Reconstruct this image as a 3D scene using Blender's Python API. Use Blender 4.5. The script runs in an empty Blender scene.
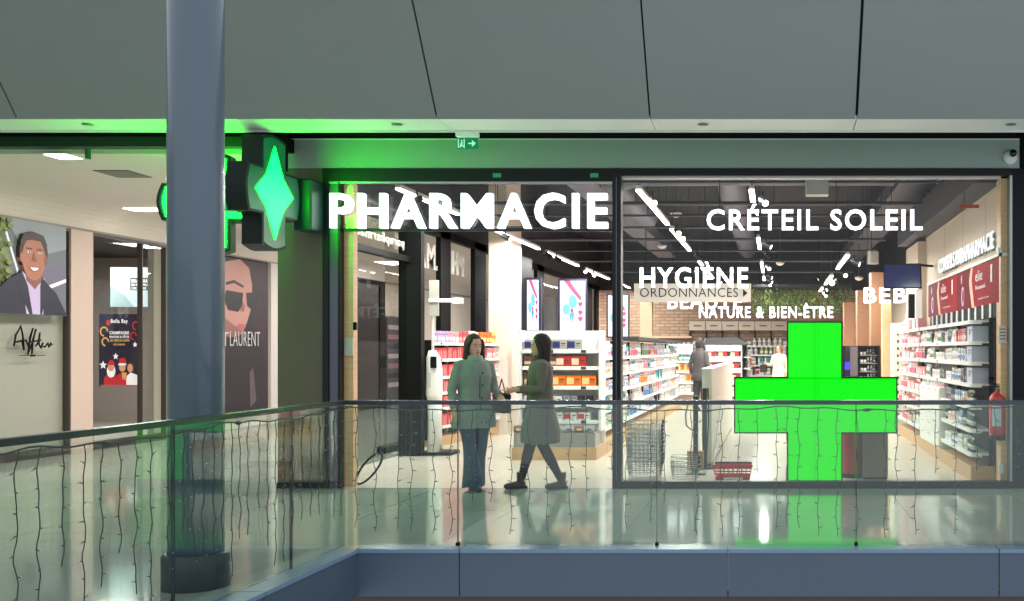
import bpy, bmesh, math, random
from mathutils import Vector, Matrix
R = random.Random(7)
SC = bpy.context.scene
COL = SC.collection
H = 1.469          # eye height above the gallery floor
F = 1050.0         # focal length in pixels of the 1024 px frame
VX, VY = 774.0, 350.0

def at(px, py, s):
    """world point of a pixel read off the photo at a plane that shows s pixels per metre"""
    return ((px - VX) / s, F / s, H + (VY - py) / s)
def wx(px, s): return (px - VX) / s
def wz(py, s): return H + (VY - py) / s
def dd(s): return F / s

# ---------------------------------------------------------------- materials
def lin(c):
    r = []
    for v in c:
        v = v / 255.0
        r.append(v / 12.92 if v <= 0.04045 else ((v + 0.055) / 1.055) ** 2.4)
    return (r[0], r[1], r[2], 1)
MATS = {}
def mat(name, rgb=(128, 128, 128), rough=0.5, metal=0.0, emit=0.0, emit_rgb=None, noise=0.0, nscale=20.0, bump=0.0, spec=0.5, coat=0.0):
    if name in MATS: return MATS[name]
    m = bpy.data.materials.new(name); m.use_nodes = True
    nt = m.node_tree; b = nt.nodes['Principled BSDF']
    b.inputs['Base Color'].default_value = lin(rgb)
    b.inputs['Roughness'].default_value = rough
    b.inputs['Metallic'].default_value = metal
    b.inputs['Specular IOR Level'].default_value = spec
    b.inputs['Coat Weight'].default_value = coat
    if emit:
        b.inputs['Emission Color'].default_value = lin(emit_rgb or rgb)
        b.inputs['Emission Strength'].default_value = emit
    if noise or bump:
        tc = nt.nodes.new('ShaderNodeTexCoord'); n = nt.nodes.new('ShaderNodeTexNoise')
        n.inputs['Scale'].default_value = nscale; n.inputs['Detail'].default_value = 5
        nt.links.new(tc.outputs['Object'], n.inputs['Vector'])
        if noise:
            hs = nt.nodes.new('ShaderNodeHueSaturation'); mr = nt.nodes.new('ShaderNodeMapRange')
            mr.inputs['To Min'].default_value = 1 - noise; mr.inputs['To Max'].default_value = 1 + noise
            nt.links.new(n.outputs['Fac'], mr.inputs['Value'])
            hs.inputs['Color'].default_value = lin(rgb)
            nt.links.new(mr.outputs['Result'], hs.inputs['Value'])
            nt.links.new(hs.outputs['Color'], b.inputs['Base Color'])
        if bump:
            bp = nt.nodes.new('ShaderNodeBump'); bp.inputs['Strength'].default_value = bump
            bp.inputs['Distance'].default_value = 0.01
            nt.links.new(n.outputs['Fac'], bp.inputs['Height']); nt.links.new(bp.outputs['Normal'], b.inputs['Normal'])
    MATS[name] = m
    return m
def glassmat(name, tint=(235, 245, 240), refl=1.0, rough=0.01):
    """thin architectural glass: clear transmission plus a Fresnel mirror"""
    if name in MATS: return MATS[name]
    m = bpy.data.materials.new(name); m.use_nodes = True
    nt = m.node_tree; nt.nodes.clear()
    out = nt.nodes.new('ShaderNodeOutputMaterial'); mx = nt.nodes.new('ShaderNodeMixShader')
    tr = nt.nodes.new('ShaderNodeBsdfTransparent'); gl = nt.nodes.new('ShaderNodeBsdfGlossy')
    tr.inputs['Color'].default_value = lin(tint); gl.inputs['Roughness'].default_value = rough
    ge = nt.nodes.new('ShaderNodeNewGeometry'); dt = nt.nodes.new('ShaderNodeVectorMath'); dt.operation = 'DOT_PRODUCT'
    nt.links.new(ge.outputs['Normal'], dt.inputs[0]); nt.links.new(ge.outputs['Incoming'], dt.inputs[1])
    def mth(op, a, b_):
        q = nt.nodes.new('ShaderNodeMath'); q.operation = op
        for i, v in enumerate((a, b_)):
            if v is None: continue
            if isinstance(v, (int, float)): q.inputs[i].default_value = v
            else: nt.links.new(v, q.inputs[i])
        return q.outputs[0]
    c1 = mth('SUBTRACT', 1.0, mth('ABSOLUTE', dt.outputs['Value'], None)); c1 = mth('MAXIMUM', c1, 0.0)
    fo = mth('ADD', mth('MULTIPLY', mth('POWER', c1, 5.0), .96), .04)
    mu = nt.nodes.new('ShaderNodeMath'); mu.operation = 'MULTIPLY'; mu.inputs[1].default_value = refl
    nt.links.new(fo, mu.inputs[0])
    nt.links.new(mu.outputs[0], mx.inputs['Fac']); nt.links.new(tr.outputs[0], mx.inputs[1]); nt.links.new(gl.outputs[0], mx.inputs[2])
    nt.links.new(mx.outputs[0], out.inputs['Surface'])
    MATS[name] = m
    return m
def wood(name, rgb, dark=0.8, scale=(1, 1, 12), rough=0.45):
    if name in MATS: return MATS[name]
    m = mat(name, rgb, rough); nt = m.node_tree; b = nt.nodes['Principled BSDF']
    tc = nt.nodes.new('ShaderNodeTexCoord'); mp = nt.nodes.new('ShaderNodeMapping'); n = nt.nodes.new('ShaderNodeTexNoise')
    mp.inputs['Scale'].default_value = scale
    n.inputs['Scale'].default_value = 5; n.inputs['Detail'].default_value = 6
    cr = nt.nodes.new('ShaderNodeValToRGB')
    c = lin(rgb)
    cr.color_ramp.elements[0].position = .3; cr.color_ramp.elements[0].color = (c[0]*dark, c[1]*dark*.95, c[2]*dark*.9, 1)
    cr.color_ramp.elements[1].position = .7; cr.color_ramp.elements[1].color = c
    nt.links.new(tc.outputs['Object'], mp.inputs['Vector']); nt.links.new(mp.outputs[0], n.inputs['Vector'])
    nt.links.new(n.outputs['Fac'], cr.inputs['Fac']); nt.links.new(cr.outputs['Color'], b.inputs['Base Color'])
    return m
def brick(name, c1, c2, mortar, bw=.24, bh=.07, ms=.012, rough=.85, axis='xz', bump=.3):
    if name in MATS: return MATS[name]
    m = mat(name, c1, rough); nt = m.node_tree; b = nt.nodes['Principled BSDF']
    tc = nt.nodes.new('ShaderNodeTexCoord'); sp = nt.nodes.new('ShaderNodeSeparateXYZ'); cb = nt.nodes.new('ShaderNodeCombineXYZ')
    br = nt.nodes.new('ShaderNodeTexBrick')
    nt.links.new(tc.outputs['Object'], sp.inputs[0])
    nt.links.new(sp.outputs['XYZ'.index(axis[0].upper())], cb.inputs[0]); nt.links.new(sp.outputs['XYZ'.index(axis[1].upper())], cb.inputs[1])
    nt.links.new(cb.outputs[0], br.inputs['Vector'])
    br.inputs['Color1'].default_value = lin(c1); br.inputs['Color2'].default_value = lin(c2); br.inputs['Mortar'].default_value = lin(mortar)
    br.inputs['Scale'].default_value = 1; br.inputs['Mortar Size'].default_value = ms
    br.inputs['Brick Width'].default_value = bw; br.inputs['Row Height'].default_value = bh
    nt.links.new(br.outputs['Color'], b.inputs['Base Color'])
    return m

# ---------------------------------------------------------------- mesh builder
class MB:
    def __init__(s, org=(0, 0, 0), u=(1, 0, 0), v=(0, 1, 0), w=(0, 0, 1)):
        s.V = []; s.Fc = []; s.M = []; s.ms = []; s.o = Vector(org); s.u = Vector(u); s.v = Vector(v); s.w = Vector(w); s.smooth = []
    def mi(s, m):
        if m not in s.ms: s.ms.append(m)
        return s.ms.index(m)
    def p(s, a, b, c): return s.o + s.u * a + s.v * b + s.w * c
    def add(s, vs, fs, m, sm=False):
        n = len(s.V); i = s.mi(m)
        s.V += [s.p(*v) for v in vs]
        for f in fs: s.Fc.append([n + k for k in f]); s.M.append(i); s.smooth.append(sm)
        return s
    def box(s, x0, x1, y0, y1, z0, z1, m):
        vs = [(x, y, z) for x in (x0, x1) for y in (y0, y1) for z in (z0, z1)]
        return s.add(vs, [(0, 1, 3, 2), (4, 6, 7, 5), (0, 4, 5, 1), (2, 3, 7, 6), (0, 2, 6, 4), (1, 5, 7, 3)], m)
    def bbox(s, x0, x1, y0, y1, z0, z1, m, r=.01):
        """box with its vertical and top edges chamfered"""
        vs = []; 
        for z, i in ((z0, 0), (z1 - r, 0), (z1, r)):
            for (x, y) in ((x0 + i + r, y0 + i), (x1 - i - r, y0 + i), (x1 - i, y0 + i + r), (x1 - i, y1 - i - r), (x1 - i - r, y1 - i), (x0 + i + r, y1 - i), (x0 + i, y1 - i - r), (x0 + i, y0 + i + r)):
                vs.append((x, y, z))
        fs = [tuple(range(7, -1, -1)), tuple(range(16, 24))]
        for k in (0, 8):
            for j in range(8): fs.append((k + j, k + (j + 1) % 8, k + 8 + (j + 1) % 8, k + 8 + j))
        return s.add(vs, fs, m)
    def prism(s, pts, y0, y1, m, plane='xz', sm=False):
        """polygon in a plane pushed along the third axis from y0 to y1"""
        n = len(pts)
        def mk(a, b, c): return {'xz': (a, c, b), 'xy': (a, b, c), 'yz': (c, a, b)}[plane]
        vs = [mk(a, b, y0) for a, b in pts] + [mk(a, b, y1) for a, b in pts]
        fs = [tuple(range(n)), tuple(range(2 * n - 1, n - 1, -1))] + [(i, i + n, (i + 1) % n + n, (i + 1) % n) for i in range(n)]
        return s.add(vs, fs, m, sm)
    def tube(s, pts, r, m, n=8, cap=True, sm=True):
        pts = [Vector(p) for p in pts]; rs = r if isinstance(r, (list, tuple)) else [r] * len(pts)
        vs = []; fs = []
        ref = None
        for i, p in enumerate(pts):
            d = (pts[min(i + 1, len(pts) - 1)] - pts[max(i - 1, 0)])
            d = d.normalized() if d.length > 1e-9 else Vector((0, 0, 1))
            if ref is None: ref = Vector((1, 0, 0)) if abs(d.x) < .8 else Vector((0, 1, 0))
            a = d.cross(ref).normalized(); b = a.cross(d).normalized(); ref = b
            for k in range(n):
                t = 2 * math.pi * k / n
                vs.append(tuple(p + a * math.cos(t) * rs[i] + b * math.sin(t) * rs[i]))
        for i in range(len(pts) - 1):
            for k in range(n):
                fs.append((i * n + k, i * n + (k + 1) % n, (i + 1) * n + (k + 1) % n, (i + 1) * n + k))
        s.add(vs, fs, m, sm)
        if cap:
            s.add([vs[k] for k in range(n)], [tuple(range(n))[::-1]], m)
            s.add([vs[(len(pts) - 1) * n + k] for k in range(n)], [tuple(range(n))], m)
        return s
    def loft(s, rings, m, n=20, cap=True, sm=True, power=2.0):
        """rings: (cx, cy, cz, rx, ry) horizontal ellipses (superellipse if power > 2)"""
        vs = []; fs = []
        for cx, cy, cz, rx, ry in rings:
            for k in range(n):
                t = 2 * math.pi * k / n; c, q = math.cos(t), math.sin(t)
                vs.append((cx + rx * math.copysign(abs(c) ** (2 / power), c), cy + ry * math.copysign(abs(q) ** (2 / power), q), cz))
        for i in range(len(rings) - 1):
            for k in range(n): fs.append((i * n + k, i * n + (k + 1) % n, (i + 1) * n + (k + 1) % n, (i + 1) * n + k))
        if cap: fs += [tuple(range(n))[::-1], tuple((len(rings) - 1) * n + k for k in range(n))]
        return s.add(vs, fs, m, sm)
    def lathe(s, prof, m, c=(0, 0, 0), n=20, sm=True):
        return s.loft([(c[0], c[1], c[2] + z, max(r, 1e-4), max(r, 1e-4)) for r, z in prof], m, n, True, sm)
    def ball(s, c, r, m, n=14, k=9):
        rr = r if isinstance(r, (list, tuple)) else (r, r, r)
        return s.loft([(c[0], c[1], c[2] - rr[2] * math.cos(math.pi * i / k), max(rr[0] * math.sin(math.pi * i / k), 1e-4), max(rr[1] * math.sin(math.pi * i / k), 1e-4)) for i in range(k + 1)], m, n)
    def build(s, name, parent=None, origin=None, **pr):
        """origin/parent: vertices were written in world space, shift them to the owner's frame"""
        off = Vector(origin) if origin is not None else (wloc(parent) if parent else Vector((0, 0, 0)))
        me = bpy.data.meshes.new(name)
        me.from_pydata([tuple(v - off) for v in s.V], [], s.Fc)
        for m in s.ms: me.materials.append(m)
        me.polygons.foreach_set('material_index', s.M); me.polygons.foreach_set('use_smooth', s.smooth)
        bm = bmesh.new(); bm.from_mesh(me); bmesh.ops.recalc_face_normals(bm, faces=bm.faces); bm.to_mesh(me); bm.free()
        me.update()
        o = bpy.data.objects.new(name, me); COL.objects.link(o)
        if parent: o.parent = parent
        elif origin is not None: o.location = origin
        for k, v in pr.items(): o[k] = v
        return o
def wloc(o):
    v = Vector((0, 0, 0))
    while o: v = v + o.location; o = o.parent
    return v
def thing(name, label, cat, loc=(0, 0, 0), group=None):
    o = bpy.data.objects.new(name, None); COL.objects.link(o); o.location = loc; o.empty_display_size = .1
    o['label'] = label; o['category'] = cat
    if group: o['group'] = group
    return o
def tag(o, label, cat, group=None, kind=None):
    o['label'] = label; o['category'] = cat
    if group: o['group'] = group
    if kind: o['kind'] = kind
    return o
def struct(name, mb, parent=None, label=None, cat=None):
    o = mb.build(name, parent)
    if not parent:
        o['kind'] = 'structure'
        if label: o['label'] = label
        if cat: o['category'] = cat
    return o
def copy_tree(o, parent=None):
    c = o.copy(); COL.objects.link(c)
    if parent: c.parent = parent
    for ch in list(o.children): copy_tree(ch, c)
    return c

# ---------------------------------------------------------------- lettering
def text_mesh(body, depth, bold=0.0, res=3):
    cu = bpy.data.curves.new('txt', 'FONT'); cu.body = body; cu.size = 1; cu.extrude = depth; cu.offset = bold; cu.resolution_u = res; cu.space_character = 1.06 + max(0, bold) * 6
    o = bpy.data.objects.new('txt', cu); COL.objects.link(o)
    dg = bpy.context.evaluated_depsgraph_get(); me = bpy.data.meshes.new_from_object(o.evaluated_get(dg))
    bpy.data.objects.remove(o); bpy.data.curves.remove(cu)
    return me
def lettering(name, body, x0, x1, z0, z1, org, u, w, m, parent, depth=.02, bold=.03, split=False, slant=0.0):
    """text fitted into x0..x1, z0..z1 of the frame org + u*x + w*z; stands out along u x w"""
    me = text_mesh(body, .5, bold)
    xs = [v.co.x for v in me.vertices]; ys = [v.co.y for v in me.vertices]
    ax, bx, ay, by = min(xs), max(xs), min(ys), max(ys)
    u = Vector(u); w = Vector(w); n = u.cross(w); org = Vector(org); off = wloc(parent) if parent else Vector((0, 0, 0))
    for v in me.vertices:
        a = x0 + (v.co.x - ax) / (bx - ax) * (x1 - x0); b = z0 + (v.co.y - ay) / (by - ay) * (z1 - z0)
        a += slant * (b - z0)
        v.co = org + u * a + w * b + n * (v.co.z * depth) - off
    me.materials.clear(); me.materials.append(m)
    for p in me.polygons: p.material_index = 0
    me.name = name
    if not split:
        o = bpy.data.objects.new(name, me); COL.objects.link(o)
        if parent: o.parent = parent
        return o
    # one mesh per letter: islands grouped by overlap along the line of writing
    bm = bmesh.new(); bm.from_mesh(me); bm.verts.ensure_lookup_table()
    seen = set(); isl = []
    for v in bm.verts:
        if v.index in seen: continue
        st = [v]; comp = []; seen.add(v.index)
        while st:
            q = st.pop(); comp.append(q.index)
            for e in q.link_edges:
                t = e.other_vert(q)
                if t.index not in seen: seen.add(t.index); st.append(t)
        cs = [(bm.verts[i].co + off - org).dot(u) for i in comp]
        isl.append([min(cs), max(cs), comp])
    isl.sort(key=lambda t: t[0]); grp = []
    for a, b, c in isl:
        if grp and a < grp[-1][1] - .3 * min(b - a, grp[-1][1] - grp[-1][0]): grp[-1][1] = max(grp[-1][1], b); grp[-1][2] += c
        else: grp.append([a, b, list(c)])
    outs = []
    for a, b, c in grp:
        keep = set(c); idx = {}
        vs = []
        for i in c: idx[i] = len(vs); vs.append(tuple(bm.verts[i].co))
        fs = [[idx[v.index] for v in f.verts] for f in bm.faces if f.verts[0].index in keep]
        m2 = bpy.data.meshes.new(name); m2.from_pydata(vs, [], fs); m2.materials.append(m); m2.update()
        o = bpy.data.objects.new(name, m2); COL.objects.link(o)
        if parent: o.parent = parent
        outs.append(o)
    bm.free(); bpy.data.meshes.remove(me)
    return outs

# shared materials
M_black = mat('black powder-coated metal', (9, 10, 11), .6, spec=.15)
M_dark = mat('dark anthracite', (38, 38, 42), .6)
M_chrome = mat('brushed steel', (170, 172, 175), .3, 1.0)
M_white = mat('white laminate', (232, 230, 228), .45)
M_cream = mat('cream painted plaster', (222, 205, 190), .6)
M_oak = wood('light oak', (236, 190, 146))
M_oak2 = wood('light oak plank', (212, 168, 122), scale=(1, 12, 1))
M_tan = wood('tan wood veneer', (166, 120, 90))
M_glass = glassmat('shop window glass', (250, 252, 250), 0.45)
M_side = glassmat('side wall glass', (238, 238, 236), 0.12)
M_rail = glassmat('balustrade glass', (240, 247, 243), 1.6)
# ================================================================ the setting
# gallery floor: polished greenish terrazzo
def floor_mat(name, rgb, rgb2, rough, tile=None, joint=(90, 95, 90), spec=.5):
    m = mat(name, rgb, rough, spec=spec); nt = m.node_tree; b = nt.nodes['Principled BSDF']
    tc = nt.nodes.new('ShaderNodeTexCoord'); n = nt.nodes.new('ShaderNodeTexNoise'); n.inputs['Scale'].default_value = 60; n.inputs['Detail'].default_value = 6
    cr = nt.nodes.new('ShaderNodeMixRGB'); cr.inputs[1].default_value = lin(rgb); cr.inputs[2].default_value = lin(rgb2)
    nt.links.new(tc.outputs['Object'], n.inputs['Vector']); nt.links.new(n.outputs['Fac'], cr.inputs[0])
    last = cr.outputs[0]
    if tile:
        br = nt.nodes.new('ShaderNodeTexBrick'); br.offset = 0; br.inputs['Color1'].default_value = (1, 1, 1, 1); br.inputs['Color2'].default_value = (.96, .96, .96, 1)
        br.inputs['Mortar'].default_value = (.72, .72, .72, 1); br.inputs['Scale'].default_value = 1; br.inputs['Mortar Size'].default_value = .004
        br.inputs['Brick Width'].default_value = tile; br.inputs['Row Height'].default_value = tile
        nt.links.new(tc.outputs['Object'], br.inputs['Vector'])
        mu = nt.nodes.new('ShaderNodeMixRGB'); mu.blend_type = 'MULTIPLY'; mu.inputs[0].default_value = 1
        nt.links.new(last, mu.inputs[1]); nt.links.new(br.outputs['Color'], mu.inputs[2]); last = mu.outputs[0]
    nt.links.new(last, b.inputs['Base Color'])
    return m
M_gal = floor_mat('polished gallery stone', (176, 182, 174), (156, 160, 154), .08, 1.2, spec=1.0)
M_shopfl = floor_mat('cream shop tile', (214, 202, 188), (202, 190, 176), .22, .6)
D1 = F / 134.0; D2 = F / 94.0
XC = wx(345, 134)                        # inner corner of the balustrade
XN = XC - .1                            # balustrade line at its near end
DN = 2.2
T = .03
b = MB(); b.prism([(-10, DN), (XN + .12, DN), (XC + .12, D1 - .12), (6, D1 - .12), (6, D2 + .02), (-10, D2 + .02)], -.3, 0, M_gal, 'xy')
b.box(-10, -5.22, D2 + .02, 14.9, -.3, 0, M_gal); b.box(-10, -5.62, 14.9, 42, -.3, 0, M_gal)
struct('floor', b)
b = MB(); b.box(-5.22, 4.2, D2 + .02, 34, -.3, 0, M_shopfl); b.box(-5.62, -5.22, 14.9, 34, -.3, 0, M_shopfl); struct('floor', b)
# kerb carrying the glass, blue painted metal panels with open joints
M_kerb = mat('blue grey painted fascia metal', (74, 88, 106), .4, noise=.04, nscale=3)
M_kerbtop = mat('blue grey kerb coping', (112, 136, 160), .25)
b = MB()
yk = D1 - .13
xs = [XC + .13] + [wx(p, 136) for p in (461, 728, 998)] + [6.0]
for i in range(len(xs) - 1):
    b.box(xs[i] + (.006 if i else 0), xs[i + 1] - .006, yk - .02, yk, -.335, -.015, M_kerb)
    b.box(xs[i] + (.004 if i else 0), xs[i + 1] - .004, yk - .03, D1 + .04, -.015, .012, M_kerbtop)
struct('trim_1', b)
b = MB()
seg = 4
for i in range(seg):
    t0, t1 = i / seg, (i + 1) / seg
    def pp(t): return (XC + .13 + (XN - XC) * t, yk + (DN - yk) * t)
    (x0, y0), (x1, y1) = pp(t0), pp(t1); y1 += .01
    b.prism([(x0, y0), (x1, y1), (x1 + .02, y1), (x0 + .02, y0)], -.335, -.015, M_kerb, 'xy')
    b.prism([(x0 - .17, y0), (x1 - .17, y1), (x1 + .03, y1), (x0 + .03, y0)], -.015, .012, M_kerbtop, 'xy')
struct('trim_2', b)
# wall of the storey below, brown band
b = MB(); b.box(-4, 6, yk + .05, yk + .2, -3.5, -.3, mat('brown lower storey cladding', (84, 66, 60), .6)); struct('wall_lower', b)

# upper gallery fascia, leaning out towards the void, panels with dark joints
M_fas = mat('grey fascia panel', (134, 139, 136), .5, noise=.03, nscale=1.5)
M_sof = mat('light soffit panel', (226, 228, 224), .35)
M_gap = mat('dark joint and recess shade', (14, 15, 16), .8)
zs = 3.60; sN = 231 / (zs - H); DF = F / (219 / (zs - H))
Dn = F / sN; Dt = F / (sN * 1.09); zt = wz(-26, sN * 1.09)
seams = [-14.5] + [(px - VX) / sN for px in (17, 437, 650, 857)] + [5.2]
b = MB(); gaps = MB()
for i in range(len(seams) - 1):
    a, c = seams[i] + (.008 if i else 0), seams[i + 1] - (.018 if i == 3 else .008)
    b.add([(a, Dn, zs), (c, Dn, zs), (c, Dt, zt), (a, Dt, zt), (a, Dn + .03, zs + .01), (c, Dn + .03, zs + .01), (c, Dt + .03, zt), (a, Dt + .03, zt)],
          [(0, 1, 2, 3), (4, 7, 6, 5), (0, 3, 7, 4), (1, 5, 6, 2), (3, 2, 6, 7), (0, 4, 5, 1)], M_fas)
struct('wall_upper', b)
b = MB(); b.add([(-15, Dn + .05, zs + .03), (5.4, Dn + .05, zs + .03), (5.4, Dt + .05, zt), (-15, Dt + .05, zt)], [(0, 1, 2, 3)], M_gap)
b.box(-15, 5.4, Dt + .05, Dt + .4, zt - .12, zt - .1, M_gap)
b.box(-15, 5.4, Dt - .02, Dt + .3, zt - .03, zt + .02, M_gap)
struct('wall_upper_backing', b, None)
b = MB()
for i in range(len(seams) - 1):
    b.box(seams[i] + (.004 if i else 0), seams[i + 1] - .004, Dn + .01, DF - .03, zs, zs + .04, M_sof)
b.box(-15, 5.4, DF - .03, DF, zs - .015, zs + .04, M_sof)
struct('ceiling', b)
b = MB(); b.box(-15, 5.4, D2 + .05, D2 + .35, 3.72, 3.84, M_gap); struct('trim_recess_shade', b)  # near-black strip painting the shade of the recess above the header band
b = MB(); b.box(-15, 5.4, D2 + .35, 35, 4.75, 4.85, mat('dark ceiling slab', (20, 20, 28), .9)); b.box(-15, 5.4, Dn + .1, D2 + .4, 3.86, 3.9, M_gap)
b.box(-15, 5.4, D2 + .34, D2 + .4, 3.84, 4.8, M_gap)
struct('ceiling', b)

# header band above the shop front
M_band = mat('grey green header panel', (158, 172, 164), .4)
zb0, zb1 = wz(168.5, 94), wz(139, 94)
xr = wx(1019, 94)
b = MB(); b.box(-5.3, xr, D2 - .02, D2 + .05, zb0, zb1, M_band); b.box(-5.3, xr, D2 - .028, D2 - .02, zb1 - .012, zb1, M_sof); struct('wall_front', b)
# beam over the corridor mouth
b = MB(); b.box(-15, -5.3, D2 - .02, D2 + .12, wz(147, 94), wz(137, 94), mat('dark green beam', (40, 60, 48), .5)); struct('trim_4', b)
# grey brown pillar left of the shop front, green cross light painted in
M_pillar = mat('grey brown panel with painted green glow', (98, 92, 70), .45)
b = MB(); b.box(-5.28, wx(323, 94), D2, D2 + .35, 0, zb0 - .002, M_pillar); b.box(-5.285, wx(323, 94), D2 - .006, D2, 0, .06, M_black); struct('wall_front_pillar', b)
# dark wall right of the shop front
b = MB(); b.box(wx(1011.5, 94), 4.0, D2 - .02, D2 + .3, 0, zb0 - .002, mat('midnight blue jamb', (10, 13, 22), .5, spec=.3)); b.box(xr + .002, 4.0, D2, D2 + .05, zb0, 3.8, M_black); struct('wall_right_front', b)

# corridor on the left
M_tone0 = mat('pale grey frame paint', (190, 182, 176), .5)
M_corr = mat('warm beige corridor paint', (216, 204, 194), .55)
CZ = 3.58
b = MB(); b.box(-10.0, -5.22, D2 + .13, 14.9, CZ, CZ + .05, M_corr); b.box(-10.0, -5.62, 14.9, 42, CZ, CZ + .05, M_corr)
# cove between ceiling and wall
pts = []
for i in range(9):
    a = math.pi / 2 * i / 8
    pts.append((-10.0 + .55 * (1 - math.sin(a)), CZ - .35 * (1 - math.cos(a))))
pts = pts + [(-10.0, CZ)]
b.prism(pts, D2 + .13, 42, M_corr, 'xz')
b.box(-10.4, -10, 3.5, D2 + .13, 3.3, 4.2, M_corr)
struct('ceiling', b)
# corridor wall with shopfronts: piers, lintel and shallow frames
zt2 = 3.19
b = MB()
def dpx(px, X=-10.0): return F * X / (px - VX) * 1.0
y68, y92, y168 = dpx(69), dpx(91), dpx(166)
b.box(-10.25, -10, 3.5, 42, zt2, 3.45, M_corr)
b.box(-9.99, -9.96, 3.5, 42, zt2 + .0, zt2 + .03, mat('grey metal edge', (120, 116, 110), .4))
b.box(-10.22, -9.97, y68, y92, 0, zt2, mat('rose beige pier paint', (190, 166, 154), .5))
yA, yB = dpx(269), dpx(283)
b.box(-10.22, -9.96, yA, yB, 0, zt2, M_tone0)
b.box(-10.25, -10.05, yB, 42, 0, zt2, M_corr)
b.box(-10.5, -5.2, 41.9, 42.1, 0, 3.6, M_corr)
struct('wall_left', b)
M_tone = mat('frosted pale backing', (168, 160, 154), .45)
# first window: frosted film behind the portrait
b = MB(); b.box(-10.12, -10.08, 3.5, y68, 0.12, zt2, M_tone); struct('wall_left_infill', b)
w1 = MB(); w1.box(-10.03, -10.02, 3.5, y68 - .03, .12, zt2 - .04, M_glass)
wf = MB()
for (a, c, z0, z1) in ((3.5, y68, 0, .12), (3.5, y68, zt2 - .04, zt2), (y68 - .03, y68, .12, zt2 - .04)):
    wf.box(-10.06, -9.98, a, c, z0, z1, mat('dark bronze frame', (60, 50, 46), .4))
fr = wf.build('window_1'); fr['kind'] = 'structure'; pz = w1.build('pane', fr)
# second window with a room behind it
b = MB(); b.box(-10.03, -10.02, y92 + .03, y168 - .02, .12, zt2 - .04, M_glass)
wf = MB()
for (a, c, z0, z1) in ((y92, y168, 0, .12), (y92, y168, zt2 - .04, zt2), (y92, y92 + .03, .12, zt2 - .04), (y168 - .04, y168, .12, zt2 - .04), (dpx(141), dpx(141) + .015, .12, zt2 - .04)):
    wf.box(-10.06, -9.98, a, c, z0, z1, mat('dark bronze frame'))
fr = wf.build('window_2'); fr['kind'] = 'structure'; b.build('pane', fr)
b = MB()
M_room = mat('taupe shop room', (150, 142, 136), .7)
b.box(-15, -10.3, 22.0, 22.1, 0, 3.4, M_room); b.box(-15, -14.9, y92, 22, 0, 3.4, M_room); b.box(-15, -10.3, y92 - .1, y92, 0, 3.4, M_room)
b.box(-10.3, -10.2, y168, 22, 0, 3.4, M_room)
struct('wall_left_room', b)
b = MB(); b.box(-15, -10.25, y92 - .1, 22.1, -.1, 0, M_room); struct('floor', b)
b = MB(); b.box(-15, -10.25, y92 - .1, 22.1, 3.4, 3.5, M_dark); struct('ceiling', b)
b = MB(); b.box(-10.2, -10.05, y168, yA, 0, zt2, M_corr); b.box(-10.05, -10.03, y168, yA, 3.19 - .05, zt2, M_dark); struct('wall_left_infill', b)

# ---------------------------------------------------------------- shop shell
SX = 2.5                                   # right wall plane
M_wallp = mat('beige lime plaster', (206, 190, 172), .7, noise=.03, nscale=6)
b = MB(); b.box(SX, SX + .2, D2 + .32, dd(61), 0, 3.3, M_wallp)
for y in (12.4, 13.9, 15.4): b.box(SX - .002, SX, y, y + .006, 2.5, 3.3, mat('plaster joint', (150, 138, 124), .8))
b.box(SX - .012, SX, D2 + .33, dd(61), 3.27, 3.3, M_wallp)
b.box(SX - .14, SX + .2, dd(61), dd(56), 0, 3.25, M_wallp)
b.box(SX + .9, SX + 1.1, dd(56), 34, 0, 3.3, M_wallp)
b.box(SX + .2, SX + 1.1, dd(56), dd(56) + .1, 0, 3.3, M_wallp)
b.box(SX + .2, SX + .4, D2 + .32, dd(56), 3.3, 4.75, M_dark); b.box(SX + .9, SX + 1.1, dd(56), 34, 3.3, 4.75, M_dark)
struct('wall_right', b)
M_brick = brick('sandy brick slips', (214, 178, 148), (186, 146, 118), (160, 136, 118), .3, .1, .02)
b = MB(); b.box(-5.65, SX + 1.1, 33.2, 33.4, 0, 3.35, M_brick); b.box(-5.65, SX + 1.1, 33.2, 33.4, 3.35, 4.75, M_dark); struct('wall_back', b)
# left glazed wall of the shop: posts, beam, panes
LX = -5.0
b = MB()
posts = [(wx(400, 72), wx(424, 72), dd(72.6), dd(70), 3.4)]
b.box(posts[0][0], posts[0][1] - .02, dd(72.3), dd(71.6), 0, 3.4, M_black)
LX2 = -5.5
def yL(px): return F * LX / (px - VX)
def yM(px): return F * LX2 / (px - VX)
for p0, p1 in ((442, 452), (476, 487), (538, 545), (588, 593), (597, 600)):
    b.box(LX2 - .1, LX2 - .02, yM(p0), min(33.1, yM(p1)), 0, 3.48, M_black)
b.box(LX - .12, LX - .02, D2 + .1, 14.9, 3.16, 3.3, M_black); b.box(LX2 - .12, LX2 - .02, 14.9, 33.2, 3.34, 3.48, M_black); b.box(LX2 - .12, LX - .02, 14.9, 15.0, 3.36, 3.5, M_black)
b.box(LX - .12, LX - .02, D2 + .4, dd(72.3), 2.68, 2.76, M_black)
b.box(LX2 - .14, LX2, 14.9, 33.2, 0, .1, M_black)
b.box(LX - .1, LX - .02, D2 + .1, 14.9, 3.3, 4.75, M_dark); b.box(LX2 - .1, LX2 - .02, 14.9, 33.2, 3.48, 4.75, M_dark)
fr = b.build('window_3'); fr['kind'] = 'structure'
b = MB(); b.box(LX - .08, LX - .07, D2 + .5, 14.5, .1, 3.16, M_side); b.build('pane', fr)
b = MB(); b.box(LX2 - .08, LX2 - .07, 15.05, 33.1, .1, 3.34, M_side); b.build('pane', fr)
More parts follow.
